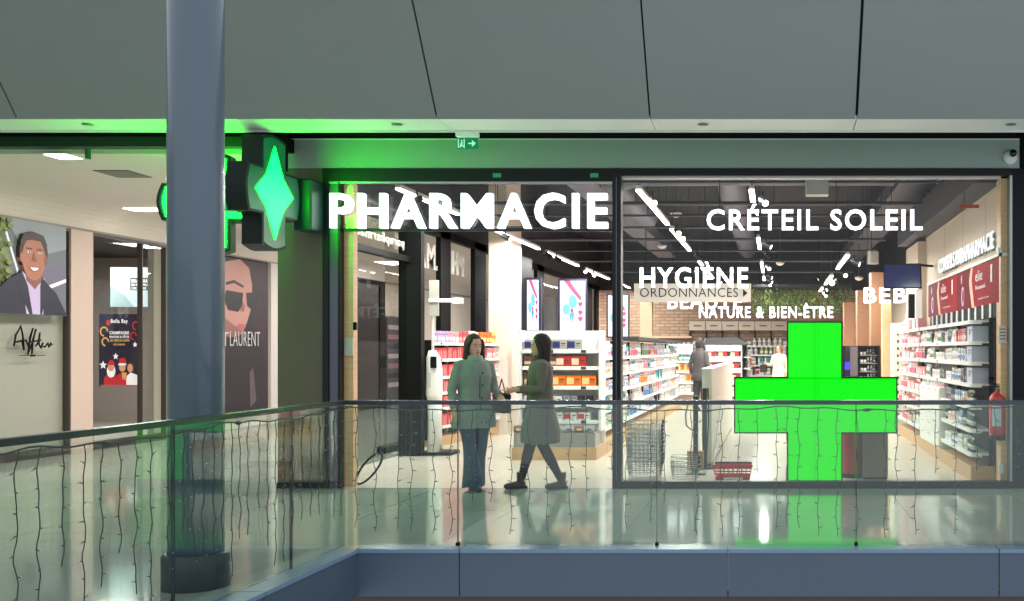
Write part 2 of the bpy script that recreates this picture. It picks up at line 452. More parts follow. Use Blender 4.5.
# cream square columns
b = MB(); y0, y1 = dd(57.4), dd(54.6)
b.bbox(LX + .02, wx(507, 57.4), y0, y0 + .34, 0, 4.7, M_cream, .015); b.bbox(LX + .02, wx(511, 56) - .0, y0 + .5, y1 + .3, 0, 4.7, M_cream, .015)
struct('column', b)
b = MB(); b.box(LX + .02, LX + .1, y1 + .35, yL(527), 0, 3.3, M_black); struct('trim_5', b)

# ---------------------------------------------------------------- shop front frames and panes
Y0, Y1 = D2 - .04, D2 + .08
zt = wz(169, 94); zin = wz(176, 94)
M_fr = mat('black aluminium', (12, 14, 18), .4, spec=.35)
b = MB()
b.box(wx(324, 94), wx(613, 94), Y0, Y1 + .1, wz(182, 94), zt, M_fr)                   # roller housing
b.box(wx(324, 94), wx(613, 94), Y0 + .01, Y0 + .02, wz(184, 94), wz(182, 94), M_chrome)
M_jamb = mat('grey violet jamb', (96, 92, 108), .3, .6)
b.box(wx(324, 94), wx(330, 94), Y0, Y1, 0, wz(182, 94), M_fr)
b.box(wx(330, 94), wx(339, 94), Y0 + .02, Y1, 0, wz(182, 94), M_jamb)
b.box(wx(339, 94), wx(341, 94), Y0 + .01, Y1, 0, wz(182, 94), M_fr)
b.box(wx(613, 94), wx(621.5, 94), Y0 - .01, Y1 + .03, 0, zt, M_fr)                        # middle post
b.box(wx(616.5, 94), wx(617.5, 94), Y0 - .014, Y0 - .01, .1, zt - .1, M_jamb)
b.box(wx(621.5, 94), wx(1011, 94), Y0, Y1, zin, zt, M_fr)
b.box(wx(621.5, 94), wx(1001, 94), Y0 + .05, Y1, zin - .025, zin, mat('pale steel bead', (190, 186, 182), .3, .5))
b.box(wx(621.5, 94), wx(1011, 94), Y0, Y1, 0, .075, M_fr)
b.box(wx(1009, 94), wx(1011.5, 94), Y0, Y1, .075, zin, M_chrome)
b.box(wx(341, 94), wx(613, 94), D2 + .03, D2 + .06, wz(231, 94), wz(228, 94), M_fr)    # transom rail
fr = b.build('window_4'); fr['kind'] = 'structure'
for z in (.0,):
    for (p0, p1) in ((622, 759), (759.6, 818), (818.6, 1009)):
        g = MB(); g.box(wx(p0, 94), wx(p1, 94), D2 + .02, D2 + .032, .08, zin - .03, M_glass); g.build('pane', fr)
g = MB(); g.box(wx(341, 94), wx(613, 94), D2 + .04, D2 + .05, wz(228, 94), wz(184, 94), M_glass); g.build('pane', fr)
# small green status lights on the roller housing
for px in (498, 595):
    o = MB().box(wx(px - 4, 94), wx(px + 4, 94), Y0 - .008, Y0 - .001, wz(178, 94), wz(174, 94), mat('dim green indicator', (30, 120, 80), .4, emit=.35, emit_rgb=(20, 150, 90))).build('indicator_sticker')
    tag(o, 'small green marking on the black roller housing, ' + ('above the C of the big sign' if px < 550 else 'near the middle post'), 'marking')
# oak reveals on both ends
b = MB(); b.box(wx(340, 94), wx(354.5, 93), D2 + .09, D2 + .2, 0, 3.3, M_oak); struct('trim_6', b)
b = MB(); b.box(wx(1000, 93), wx(1011, 93.4), D2 + .09, D2 + .3, 0, 3.31, M_oak); struct('trim_7', b)
# ================================================================ goods and shelf units
PAL = {
 'lavender white': ((204, 206, 226), (150, 156, 186)),
 'white and pink': ((236, 232, 230), (232, 120, 140)), 'white and blue': ((236, 236, 238), (70, 120, 190)),
 'white and green': ((234, 236, 230), (90, 160, 110)), 'plain white': ((238, 236, 234), (200, 198, 196)),
 'white and red': ((238, 234, 232), (205, 40, 45)), 'white and orange': ((238, 232, 224), (232, 130, 50)),
 'coral red': ((222, 78, 82), (244, 170, 165)), 'rose pink': ((236, 160, 165), (250, 226, 226)),
 'orange': ((232, 118, 30), (250, 210, 140)), 'yellow': ((232, 186, 90), (170, 60, 40)),
 'red': ((200, 36, 42), (246, 220, 190)), 'black': ((34, 34, 38), (150, 150, 155)), 'silver grey': ((150, 150, 155), (70, 72, 80)),
 'dark green': ((36, 66, 48), (210, 214, 200)), 'teal': ((70, 170, 175), (235, 240, 240)), 'lime green': ((170, 190, 90), (240, 240, 220)),
 'pale blue': ((150, 180, 215), (240, 242, 246)), 'brown': ((120, 78, 58), (226, 200, 170)), 'lilac': ((190, 160, 210), (245, 240, 246)),
 'grey blue patterned': ((176, 172, 166), (40, 50, 110)),
}
M_ink = mat('printed ink', (60, 60, 64), .6)
M_cap = mat('white plastic cap', (240, 240, 240), .35)
def pal(p): return mat(p + ' print', PAL[p][0], .45), mat(p + ' label', PAL[p][1], .45)
PM = {}
def proto(kind, p):
    if (kind, p) in PM: return PM[(kind, p)]
    A, B = pal(p); b = MB()
    if kind == 'carton':
        b.box(-.04, .04, 0, .05, 0, .15, A); b.box(-.04, .04, -.001, 0, .035, .075, B); b.box(-.026, .026, -.001, 0, .1, .112, M_ink); b.box(-.03, .012, -.001, 0, .12, .126, M_ink); b.box(-.041, .041, .0, .05, .02, .03, B)
    elif kind == 'blister_pack':
        b.box(-.04, .04, 0, .004, 0, .16, A); b.box(-.028, .028, -.03, 0, .015, .085, B); b.box(-.03, .03, -.001, 0, .1, .115, M_ink); b.box(-.04, .04, -.001, 0, .13, .16, B); b.box(-.03, .03, .004, .03, 0, .01, A)
    elif kind == 'medicine_box':
        b.box(-.045, .045, 0, .05, 0, .13, A); b.box(-.045, .045, -.001, 0, .0, .03, B); b.box(-.045, -.02, -.001, 0, .03, .13, B); b.box(-.01, .035, -.001, 0, .08, .095, M_ink)
    elif kind == 'flat_carton':
        b.box(-.075, .075, 0, .1, 0, .11, A); b.box(-.075, .0, -.001, 0, .02, .09, B); b.box(.012, .06, -.001, 0, .06, .072, M_ink); b.box(.012, .05, -.001, 0, .04, .046, M_ink)
    elif kind == 'bottle':
        b.lathe([(.026, 0), (.028, .01), (.028, .11), (.022, .125), (.01, .132), (.01, .14)], A, (0, .03, 0), 12)
        b.lathe([(.0285, .03), (.0285, .085)], B, (0, .03, 0), 12); b.lathe([(.013, .14), (.013, .165), (.008, .168)], M_cap, (0, .03, 0), 10)
    elif kind == 'jar':
        b.lathe([(.032, 0), (.035, .008), (.035, .05), (.03, .056)], A, (0, .036, 0), 12); b.lathe([(.0355, .012), (.0355, .04)], B, (0, .036, 0), 12)
        b.lathe([(.034, .056), (.034, .078), (.03, .082)], M_cap, (0, .036, 0), 12)
    elif kind == 'tube':
        b.add([(-.024, .01, .03), (.024, .01, .03), (.03, .028, .16), (-.03, .028, .16), (-.024, .046, .03), (.024, .046, .03), (.03, .032, .16), (-.03, .032, .16)],
              [(0, 1, 2, 3), (4, 7, 6, 5), (0, 3, 7, 4), (1, 5, 6, 2), (3, 2, 6, 7), (0, 4, 5, 1)], A)
        b.lathe([(.02, 0), (.022, .03)], M_cap, (0, .028, 0), 10); b.add([(-.02, .0135, .07), (.02, .0135, .07), (.021, .0195, .11), (-.021, .0195, .11)], [(0, 1, 2, 3)], B)
    elif kind == 'refill_pack':
        b.box(-.07, .07, 0, .09, 0, .16, A)
        for k in range(5): b.box(-.066 + k * .027, -.05 + k * .027, -.002, 0, .01, .15, B if k % 2 else A)
        b.box(-.07, .07, -.002, 0, .125, .15, A)
    elif kind == 'pouch':
        b.add([(-.06, 0, 0), (.06, 0, 0), (.06, .06, 0), (-.06, .06, 0), (-.065, .02, .15), (.065, .02, .15), (.065, .026, .15), (-.065, .026, .15), (-.066, -.01, .06), (.066, -.01, .06)],
              [(0, 1, 9, 8), (8, 9, 5, 4), (1, 2, 6, 5), (2, 3, 7, 6), (3, 0, 4, 7), (4, 5, 6, 7), (0, 3, 2, 1)], A)
        b.box(-.03, .03, -.012, -.008, .05, .09, B)
    elif kind == 'device_box':
        b.box(-.16, .16, 0, .2, 0, .2, A); b.box(-.16, -.13, -.002, 0, 0, .2, B); b.box(-.02, .02, -.002, 0, .08, .17, mat('slate print', (70, 90, 120))); b.box(.05, .14, -.002, 0, .14, .155, M_ink); b.box(.05, .12, -.002, 0, .11, .12, M_ink)
    me_o = b.build(kind, origin=(0, 0, 0)); me = me_o.data; bpy.data.objects.remove(me_o); PM[(kind, p)] = me
    return me
WIDTH = {'blister_pack': .085, 'medicine_box': .095, 'carton': .085, 'flat_carton': .155, 'bottle': .06, 'jar': .073, 'tube': .065, 'refill_pack': .145, 'pouch': .135, 'device_box': .33}
PLU = {'blister_pack': 'blister packs', 'medicine_box': 'medicine boxes', 'carton': 'cartons', 'flat_carton': 'flat cartons', 'bottle': 'bottles', 'jar': 'jars', 'tube': 'tubes', 'refill_pack': 'packs', 'pouch': 'pouches', 'device_box': 'device boxes'}
COUNT = {}
def product(kind, p, loc, rz, label, group, sc=(1, 1, 1)):
    o = bpy.data.objects.new(kind, proto(kind, p)); COL.objects.link(o)
    o.location = loc; o.rotation_euler = (0, 0, rz); o.scale = sc
    o['label'] = label; o['category'] = 'carton' if 'carton' in kind else kind.replace('_', ' ')
    o['group'] = group; COUNT[kind] = COUNT.get(kind, 0) + 1
    return o
ORD = ['lowest', 'second lowest', 'third', 'fourth', 'fifth', 'sixth', 'top']
def fill(org, u, v, a0, a1, z, runs, where, sc=1.0, gap=.012, hmax=.2, inset=.03, rows=1, vary=0):
    """runs of the same product side by side along one shelf; runs = [(kind, palette, how many)]"""
    u = Vector(u); v = Vector(v); rz = math.atan2(-v.x, v.y); a = a0 + .02; i = 0
    while True:
        kind, p, n = runs[i % len(runs)]; i += 1
        if kind == 'carton' and (vary == 1 or 'far right' in where): kind = 'blister_pack'
        if kind == 'carton' and (vary == 2 or 'back wall' in where or 'beyond' in where or 'aisle end' in where or 'above the drawers' in where): kind = 'medicine_box'
        for k in range(n):
            s = sc * R.uniform(.94, 1.06); wd = WIDTH[kind] * s
            if a + wd > a1 - .02: return
            hz = min(1.0, hmax / ({'carton': .15, 'blister_pack': .16, 'medicine_box': .13, 'flat_carton': .11, 'bottle': .168, 'jar': .082, 'tube': .16, 'refill_pack': .16, 'pouch': .15, 'device_box': .2}[kind] * s))
            q = Vector(org) + u * (a + wd / 2) + v * (inset + R.uniform(0, .012))
            product(kind, p, (q.x, q.y, z + .001), rz + R.uniform(-.03, .03) * (kind not in ('refill_pack',)),
                    f"{p} {kind.replace('_', ' ')} on the {where}", f"{p} {PLU[kind]} on the {where}", (s, min(s, 1.1), s * hz))
            a += wd + gap * R.uniform(.6, 1.6)
M_shelf = mat('white enamel shelf', (226, 224, 222), .4)
M_rail_lip = mat('price rail', (244, 243, 240), .35)
M_back = mat('pale grey back panel', (150, 146, 142), .6)
M_backd = mat('dark back panel', (52, 48, 48), .6)
def unit(name, label, cat, org, u, v, L, depth, shelves, top, plinth=.17, bays=2, back=None, group=None, round_near=False, upr=None, foot=None, plinth_ext=.0, shelf_d=None, base=0):
    t = thing(name, label, cat, org, group)
    def nb(): return MB(org, u, v)
    pe = plinth_ext
    if plinth: nb().box(0, L, -pe, depth, 0, plinth, M_oak2).build('plinth', t)
    nb().box(0, L, depth - .03, depth, max(base, plinth) + .001, top, back or M_back).build('back_panel', t)
    sd = shelf_d or depth
    for z in shelves:
        b = nb(); y0 = depth - sd; rl = nb()
        if round_near:
            r = .12; pts = [(L, y0), (L, depth - .032), (0.0, depth - .032)] + [(r - r * math.cos(a) if False else r * (1 - math.sin(a)), y0 + r * (1 - math.cos(a))) for a in [math.pi / 2 * k / 6 for k in range(6, -1, -1)]]
            b.prism(pts, z - .02, z, M_shelf, 'xy')
            rl.prism([(r * (1 - math.sin(a)) - (.004 if 1 else 0) * math.sin(a), y0 + r * (1 - math.cos(a)) - .004 * math.cos(a)) for a in [math.pi / 2 * k / 6 for k in range(6, -1, -1)]] + [(L, y0 - .004), (L, y0)] + [(r * (1 - math.sin(a)), y0 + r * (1 - math.cos(a))) for a in [math.pi / 2 * k / 6 for k in range(0, 7)]], z - .04, z + .004, M_rail_lip, 'xy')
        else:
            b.box(.0, L, y0, depth - .032, z - .02, z, M_shelf); rl.box(0, L, y0 - .008, y0, z - .04, z + .006, M_rail_lip)
            n = max(2, int(L / .45))
            for k in range(n):
                a = (k + .5) * L / n
                rl.box(a - .03, a + .03, y0 - .011, y0 - .008, z - .03, z + .001, M_ink if k % 3 == 0 else M_white)
        rl.build('price_rail', b.build('shelf', t))
    for k in range(bays + 1):
        a = k * (L - .03) / bays
        nb().box(a, a + .03, depth - .08 if upr is None else upr, depth - .031, max(base, plinth) + .001, top, M_black if foot is None else foot).build('upright', t)
    return t

# ---- right wall
zsR = [.31, .58, .84, 1.09, 1.335, 1.565]
RX = 2.2; ya, yb, yc, yd = 11.72, 13.8, 15.6, 18.6
unit('shelving_unit', 'white shelving unit with oak plinth and rounded shelf corners beside the fire extinguisher', 'shelves', (RX, ya, 0), (0, 1, 0), (1, 0, 0), yb - ya, .28, zsR + [1.80], 1.83, .17, 1, M_backd, round_near=True)
unit('shelving_unit', 'white shelving unit of pink baby goods on the right wall beyond the drawers', 'shelves', (RX, yc, 0), (0, 1, 0), (1, 0, 0), yd - yc, .28, zsR + [1.80], 1.83, .17, 2, M_back)
t = thing('drawer_cabinet', 'white drawer cabinet standing out between the two right wall shelving units', 'cabinet', (RX, yb, 0))
b = MB(); b.box(RX - .0, RX + .28, yb + .002, yc - .002, 0, .168, M_oak2).build('plinth', t)
MB().box(RX - .02, RX + .28, yb + .002, yc - .002, .17, .97, M_white).build('body', t)
for i in range(3):
    for j in range(5):
        y0 = yb + .02 + i * .592; z0 = .19 + j * .156
        d = MB().box(RX - .034, RX - .02, y0, y0 + .575, z0, z0 + .145, M_white).build('drawer', t)
        MB().box(RX - .042, RX - .034, y0 + .2, y0 + .37, z0 + .11, z0 + .12, M_chrome).build('handle', d)
unit('wall_shelf', 'short white shelves above the drawer cabinet on the right wall', 'shelves', (RX, yb, 0), (0, 1, 0), (1, 0, 0), yc - yb, .28, zsR[3:] + [1.80], 1.83, 0, 1, M_back, foot=M_white, base=.975)
U = (0, 1, 0); V = (1, 0, 0)
near = 'near right shelves'; far = 'far right shelves'; mid = 'shelves above the drawers'
lv = ['lowest', 'second lowest', 'third', 'fourth', 'fifth', 'sixth']
rr = {
 0: [('bottle', 'dark green', 5), ('bottle', 'plain white', 3), ('carton', 'plain white', 4), ('jar', 'white and blue', 5), ('flat_carton', 'plain white', 3)],
 1: [('bottle', 'dark green', 6), ('jar', 'black', 3), ('bottle', 'pale blue', 4), ('flat_carton', 'white and pink', 4)],
 2: [('bottle', 'dark green', 3), ('bottle', 'brown', 2), ('carton', 'white and orange', 3), ('carton', 'pale blue', 5), ('carton', 'black', 3), ('carton', 'silver grey', 4)],
 3: [('device_box', 'lavender white', 1), ('carton', 'black', 2), ('carton', 'silver grey', 2), ('carton', 'white and blue', 6), ('flat_carton', 'plain white', 4)],
 4: [('device_box', 'lavender white', 1), ('carton', 'brown', 1), ('carton', 'white and blue', 5), ('bottle', 'plain white', 6), ('carton', 'plain white', 6)],
 5: [('device_box', 'lavender white', 1), ('carton', 'brown', 1), ('carton', 'rose pink', 2), ('carton', 'coral red', 4), ('tube', 'plain white', 5), ('bottle', 'silver grey', 3), ('carton', 'plain white', 5)],
}
for k in range(6):
    fill((RX, ya, 0), U, V, .12, yb - ya, zsR[k], rr[k], f'{lv[k]} of the {near}', hmax=.175)
    pinks = [('flat_carton', 'rose pink', 4), ('carton', 'white and pink', 5), ('bottle', 'plain white', 4), ('carton', 'rose pink', 3), ('jar', 'white and blue', 3)] if k != 0 else [('flat_carton', 'plain white', 6), ('carton', 'brown', 4), ('carton', 'white and pink', 6)]
    fill((RX, yc, 0), U, V, 0, yd - yc, zsR[k], pinks[k % 3:] + pinks[:k % 3], f'{lv[k]} of the {far}', sc=1.15, hmax=.2, gap=.03)
for k in (3, 4, 5):
    fill((RX, yb, 0), U, V, 0, yc - yb, zsR[k], [('carton', 'silver grey', 3), ('flat_carton', 'plain white', 4), ('carton', 'black', 2), ('bottle', 'white and green', 5), ('tube', 'white and pink', 4)][k % 3:], f'{lv[k]} of the {mid}', hmax=.18, gap=.02)
fill((RX, yb, 0), U, V, 0, yc - yb, .972, [('carton', 'white and pink', 5), ('flat_carton', 'plain white', 6)], 'white drawer cabinet top', hmax=.09, gap=.03)
# black and white panels between the top shelf and the red banner
t = thing('valance_panel', 'black panel row with white uprights under the long red banner', 'panel', (SX - .06, ya, 1.83))
MB().box(SX - .06, SX - .03, D2 + .35, 16.4, 1.832, 1.995, M_black).build('backing', t)
for k in range(11):
    y = 11.75 + k * .43
    MB().box(SX - .075, SX - .061, y, y + .09, 1.832, 1.99, M_white).build('slat', t)
# shallow header boxes at the far end of the shelves: pink cartons on the top shelf
fill((RX, yc, 0), U, V, .7, yd - yc, 1.80, [('flat_carton', 'rose pink', 3), ('flat_carton', 'coral red', 2), ('flat_carton', 'white and pink', 3)], 'topmost of the ' + far, sc=1.5, hmax=.2)
for k, (px, c) in enumerate(((912, 'black'), (919, 'white'))):
    s = 67 + k * 3
    t = MB().box(wx(px - 3, s), wx(px + 3, s), dd(s), dd(s) + .12, wz(318, s), wz(290 + 4 * (1 - k), s), M_black if c == 'black' else M_white).build('wall_speaker')
    tag(t, f'tall {c} box hanging at the far end of the red banner', 'speaker')
# white perforated display beyond the shelves
t = thing('display_stand', 'tall white perforated display stand beyond the pink baby goods', 'display', (2.15, 18.75, 0))
MB().box(2.12, 2.5, 18.76, 19.3, 0, .12, M_white).build('base', t)
b = MB(); b.box(2.14, 2.5, 18.77, 19.28, .12, 1.95, mat('ivory display board', (226, 228, 214), .5)); b.build('board', t)
b = MB()
for i in range(12):
    for j in range(2): b.box(2.2 + j * .14, 2.23 + j * .14, 18.765, 18.77, .3 + i * .13, .35 + i * .13, M_ink)
b.build('hook_holes', t)

# ---- long gondola G1 : end cap towards the gallery, right face in the aisle
GX = -2.37; gy0, gy1 = 14.0, 27.2
zsG = [.50, .72, .97, 1.24, 1.47]
t = thing('end_cap_unit', 'white end cap shelving with orange boxes and oak plinth behind the woman in taupe', 'shelves', (-3.5, gy0, 0))
o = (-3.5, gy0, 0)
def e(): return MB(o)
e().box(0, 1.13, 0, .9, 0, .17, M_oak2).build('plinth', t)
e().box(.02, 1.11, .03, .40, .171, .36, mat('grey steel tray', (158, 152, 148), .35, .6)).build('tray', t)
e().box(0, 1.13, .72, .75, .171, 1.74, M_white).build('back_panel', t)
for z in zsG: 
    b = e(); b.box(.04, 1.09, .42, .718, z - .02, z, M_shelf); b.box(.04, 1.09, .412, .42, z - .045, z + .008, M_rail_lip); b.box(.4, .47, .408, .412, z - .04, z, M_ink); b.box(.85, .92, .408, .412, z - .04, z, M_ink); b.build('shelf', t)
for a in (0, 1.095): e().box(a, a + .035, .4, .719, .36, 1.74, M_white).build('side_panel', t)
oc = (-3.5, gy0 + .41, 0); ec = 'white end cap'
UX = (1, 0, 0); VY_ = (0, 1, 0)
fill(oc, UX, VY_, .04, 1.09, 1.47, [('flat_carton', 'grey blue patterned', 9)], 'top shelf of the ' + ec, sc=1.3, hmax=.2, gap=.006)
fill(oc, UX, VY_, .04, 1.09, 1.24, [('carton', 'brown', 4), ('flat_carton', 'red', 2), ('flat_carton', 'yellow', 3)], 'second shelf of the ' + ec, sc=1.25, hmax=.14, gap=.006)
fill(oc, UX, VY_, .04, 1.09, .97, [('carton', 'brown', 3), ('flat_carton', 'orange', 8)], 'third shelf of the ' + ec, sc=1.35, hmax=.2, gap=.006)
fill(oc, UX, VY_, .04, 1.09, .72, [('flat_carton', 'plain white', 3), ('carton', 'silver grey', 2), ('carton', 'black', 3), ('carton', 'brown', 2), ('flat_carton', 'silver grey', 2)], 'fourth shelf of the ' + ec, sc=1.1, hmax=.12)
fill(oc, UX, VY_, .04, 1.09, .50, [('flat_carton', 'white and red', 6)], 'lowest shelf of the ' + ec, sc=1.1, hmax=.11)
for k in range(16):
    x = -3.42 + (k % 8) * .135; y = gy0 + .06 + (k // 8) * .14
    product('pouch', 'silver grey' if k % 3 else 'brown', (x, y, .362), R.uniform(-.3, .3), ('grey pouch heaped on the steel tray of the end cap' if k % 3 else 'brown pouch heaped on the steel tray of the end cap'), 'pouches on the steel tray' if k % 3 else 'brown pouches on the steel tray', (1, 1, .62))
# right face, three bays at growing distance
zsg = [.32, .58, .84, 1.10, 1.36]
wg = 'long centre shelves'
names = ['nearest', 'middle', 'furthest']
bays = [(gy0 + .92, 18.2), (18.22, 22.4), (22.42, gy1)]
rg = [[('carton', 'white and pink', 4), ('bottle', 'plain white', 4), ('carton', 'white and green', 3), ('carton', 'white and red', 3), ('tube', 'lilac', 3)],
      [('carton', 'white and blue', 4), ('jar', 'plain white', 3), ('carton', 'teal', 3), ('bottle', 'white and pink', 4)],
      [('carton', 'black', 2), ('carton', 'plain white', 4), ('tube', 'white and orange', 3), ('carton', 'white and blue', 4)],
      [('carton', 'rose pink', 3), ('bottle', 'pale blue', 3), ('carton', 'white and orange', 4), ('carton', 'plain white', 3)],
      [('carton', 'teal', 3), ('carton', 'plain white', 4), ('carton', 'white and pink', 3), ('bottle', 'silver grey', 3)]]
for bi, (y0, y1) in enumerate(bays):
    unit('gondola_shelf', f'white shelf run of the long centre aisle, {["nearest the end cap", "in the middle", "furthest back"][bi]}', 'shelves', (GX, y0, 0), (0, 1, 0), (-1, 0, 0), y1 - y0, .5, zsg, 1.62, .17, 2, M_white, group='long centre shelf runs', shelf_d=.4 if bi else .4, foot=M_black)
    MB().box(GX - .45, GX + .02, y0 + .01, y1 - .01, 1.64, 1.70, M_white if bi < 1 else M_dark).build('canopy', None, label=f'shallow canopy over the {names[bi]} centre shelf run', category='canopy') if bi else None
    for k, z in enumerate(zsg):
        q = rg[(k + bi) % 5]
        fill((GX - .1, y0, 0), (0, 1, 0), (-1, 0, 0), 0, y1 - y0, z, q, f'{["lowest", "second", "third", "fourth", "top"][k]} shelf, {names[bi]} centre run', sc=[1.15, 1.5, 1.7][bi], hmax=.22, gap=[.025, .1, .26][bi], vary=bi)

# ---- red goods on the left wall unit, turned slightly into the shop
Av = Vector((wx(434, 66), dd(66), 0)); Bv = Vector((wx(506, 56.5), dd(56.5), 0))
u2 = (Bv - Av); L2 = u2.length; u2.normalize(); v2 = Vector((-u2.y, u2.x, 0))
zs2 = [.30, .58, .82, 1.06, 1.33, 1.58]
red_unit = unit('shelving_unit', 'white shelving unit of red and coral packs behind the woman on the left', 'shelves', tuple(Av), tuple(u2), tuple(v2), L2, .3, zs2, 1.62, .14, 3, M_backd, plinth_ext=.0, foot=M_white)
for k in range(5):
    fill(tuple(Av), tuple(u2), tuple(v2), .02, L2 * .72, zs2[k], [('refill_pack', 'coral red', 30)], f'{lv[k]} of the left wall shelves', sc=1.1, hmax=.19, gap=.01)
    fill(tuple(Av), tuple(u2), tuple(v2), L2 * .73, L2, zs2[k], [('carton', 'rose pink', 3), ('carton', 'plain white', 4), ('carton', 'brown', 2)], f'{lv[k]} of the left wall shelves', sc=1.1, hmax=.19, gap=.02)
fill(tuple(Av), tuple(u2), tuple(v2), .05, L2, 1.58, [('carton', 'lilac', 4), ('carton', 'rose pink', 3), ('carton', 'coral red', 3), ('tube', 'white and orange', 4), ('carton', 'orange', 4), ('tube', 'yellow', 5), ('bottle', 'plain white', 5)], 'top of the left wall shelves', sc=1.2, hmax=.2, gap=.02)
e_ = MB(tuple(Av), tuple(u2), tuple(v2)); o = e_.box(-.05, -.005, .0, .3, 0.1, 1.62, M_black).build('end_panel', red_unit)
# further white shelves on the left wall
C0 = (wx(508, 56), dd(55.6), 0); 
unit('shelving_unit', 'white shelving unit along the left wall, beyond the cream columns', 'shelves', (-4.62, 20.1, 0), (0, 1, 0), (-1, 0, 0), 4.6, .34, zs2, 1.62, .14, 2, M_back)
for k in range(6):
    fill((-4.62, 20.1, 0), (0, 1, 0), (-1, 0, 0), 0, 4.6, zs2[k], [('carton', 'silver grey', 3), ('carton', 'plain white', 4), ('flat_carton', 'black', 1), ('carton', 'coral red', 2)] if k < 5 else [('bottle', 'plain white', 7), ('carton', 'pale blue', 2)], f'{lv[k]} of the shelves beyond the columns', sc=1.3, hmax=.2, gap=.07)
# shelf unit facing the gallery just left of the end cap (grey goods)
unit('shelving_unit', 'narrow white shelving unit of grey goods between the red packs and the end cap', 'shelves', (-4.35, 18.3, 0), (1, 0, 0), (0, 1, 0), .8, .38, zs2, 1.62, .14, 1, M_backd, foot=M_white)
for k in range(6):
    fill((-4.35, 18.3, 0), (1, 0, 0), (0, 1, 0), 0, .8, zs2[k], [('flat_carton', 'silver grey', 2), ('carton', 'black', 1), ('carton', 'plain white', 2)] if k not in (2, 5) else [('carton', 'coral red', 2), ('carton', 'plain white', 3), ('carton', 'silver grey', 2)], f'{lv[k]} of the narrow grey shelves', sc=1.25, hmax=.18, gap=.02)

# ---- centre aisle shelf with a dark canopy and red boxes
s = 37.0; mx0, mx1, my = wx(706, s), wx(741, s), dd(s)
t = thing('end_cap_unit', 'white end shelf with dark canopy holding rows of red boxes, mid shop', 'shelves', (mx0, my, 0))
MB().box(mx0, mx1, my, my + .6, 0, .15, M_oak2).build('plinth', t)
MB().box(mx0, mx1, my + .4, my + .43, .15, 1.62, M_white).build('back_panel', t)
MB().add([(mx0 - .1, my - .05, 1.62), (mx1 + .25, my - .05, 1.62), (mx1 + .25, my + 1.5, 1.62), (mx0 - .1, my + 1.5, 1.62), (mx0 + .02, my + .1, 1.8), (mx1 - .1, my + .1, 1.8), (mx1 - .1, my + 1.3, 1.8), (mx0 + .02, my + 1.3, 1.8)], [(0, 3, 2, 1), (4, 5, 6, 7), (0, 1, 5, 4), (1, 2, 6, 5), (2, 3, 7, 6), (3, 0, 4, 7)], M_dark).build('canopy', t)
zm = [.35, .66, .97, 1.28]
for z in zm: b = MB(); b.box(mx0, mx1, my, my + .399, z - .03, z, M_shelf); b.box(mx0, mx1, my - .01, my, z - .12, z + .01, M_rail_lip); b.build('shelf', t)
b = MB(); b.box(mx0, mx1, my - .01, my + .0, 1.44, 1.61, M_rail_lip); b.build('header', t)
for k, z in enumerate(zm):
    fill((mx0, my, 0), UX, VY_, 0, mx1 - mx0, z, [('flat_carton', 'red', 3)], ['lowest', 'second', 'third', 'top'][k] + ' shelf of the canopy unit', sc=1.55, hmax=.15, gap=.06)
unit('gondola_shelf', 'white shelf run going back beside the red box display under the dark canopy', 'shelves', (mx1 + .22, my + .05, 0), (0, 1, 0), (-1, 0, 0), 3.2, .22, zm, 1.6, .15, 2, M_white)
for k, z in enumerate(zm):
    fill((mx1 + .22, my + .05, 0), (0, 1, 0), (-1, 0, 0), 0, 3.2, z, [('carton', 'black', 1), ('carton', 'plain white', 2)], f'{["lowest", "second", "third", "top"][k]} shelf beside the canopy unit', sc=1.5, hmax=.2, gap=.25)

# ---- back wall shelves
bx0, bx1, by = wx(642, 33), wx(795, 33), 32.6
unit('back_wall_shelving', 'wide white shelving along the brick back wall', 'shelves', (bx0, by, 0), UX, VY_, bx1 - bx0, .5, [.35, .68, 1.0, 1.32, 1.6], 1.72, .15, 4, M_back)
bk = [[('carton', 'plain white', 4), ('carton', 'brown', 2)], [('flat_carton', 'white and red', 2), ('carton', 'plain white', 4)], [('carton', 'teal', 2), ('carton', 'plain white', 3), ('carton', 'white and orange', 3)],
      [('bottle', 'teal', 4), ('bottle', 'plain white', 4), ('bottle', 'lime green', 3), ('carton', 'plain white', 3)], [('bottle', 'plain white', 6), ('jar', 'plain white', 4)]]
for k, z in enumerate([.35, .68, 1.0, 1.32, 1.6]):
    fill((bx0, by, 0), UX, VY_, 0, bx1 - bx0, z, bk[k], f'{["lowest", "second", "third", "fourth", "top"][k]} shelf of the back wall', sc=1.7, hmax=.24, gap=.05)
# closer shelf facing the gallery, left of the grey man
t0 = wx(666, 38); 
unit('shelving_unit', 'white shelf facing the entrance at the far end of the long centre aisle', 'shelves', (t0, dd(38), 0), UX, VY_, .72, .4, [.34, .62, .9, 1.18, 1.4], 1.62, .15, 1, M_white)
for k, z in enumerate([.34, .62, .9, 1.18, 1.4]):
    fill((t0, dd(38), 0), UX, VY_, 0, .72, z, [[('carton', 'plain white', 4)], [('carton', 'plain white', 3), ('carton', 'orange', 2)], [('carton', 'brown', 2), ('carton', 'orange', 3)], [('carton', 'lime green', 2), ('bottle', 'teal', 5)], [('carton', 'plain white', 5)]][k], f'{["lowest", "second", "third", "fourth", "top"][k]} shelf at the far aisle end', sc=1.5, hmax=.2)

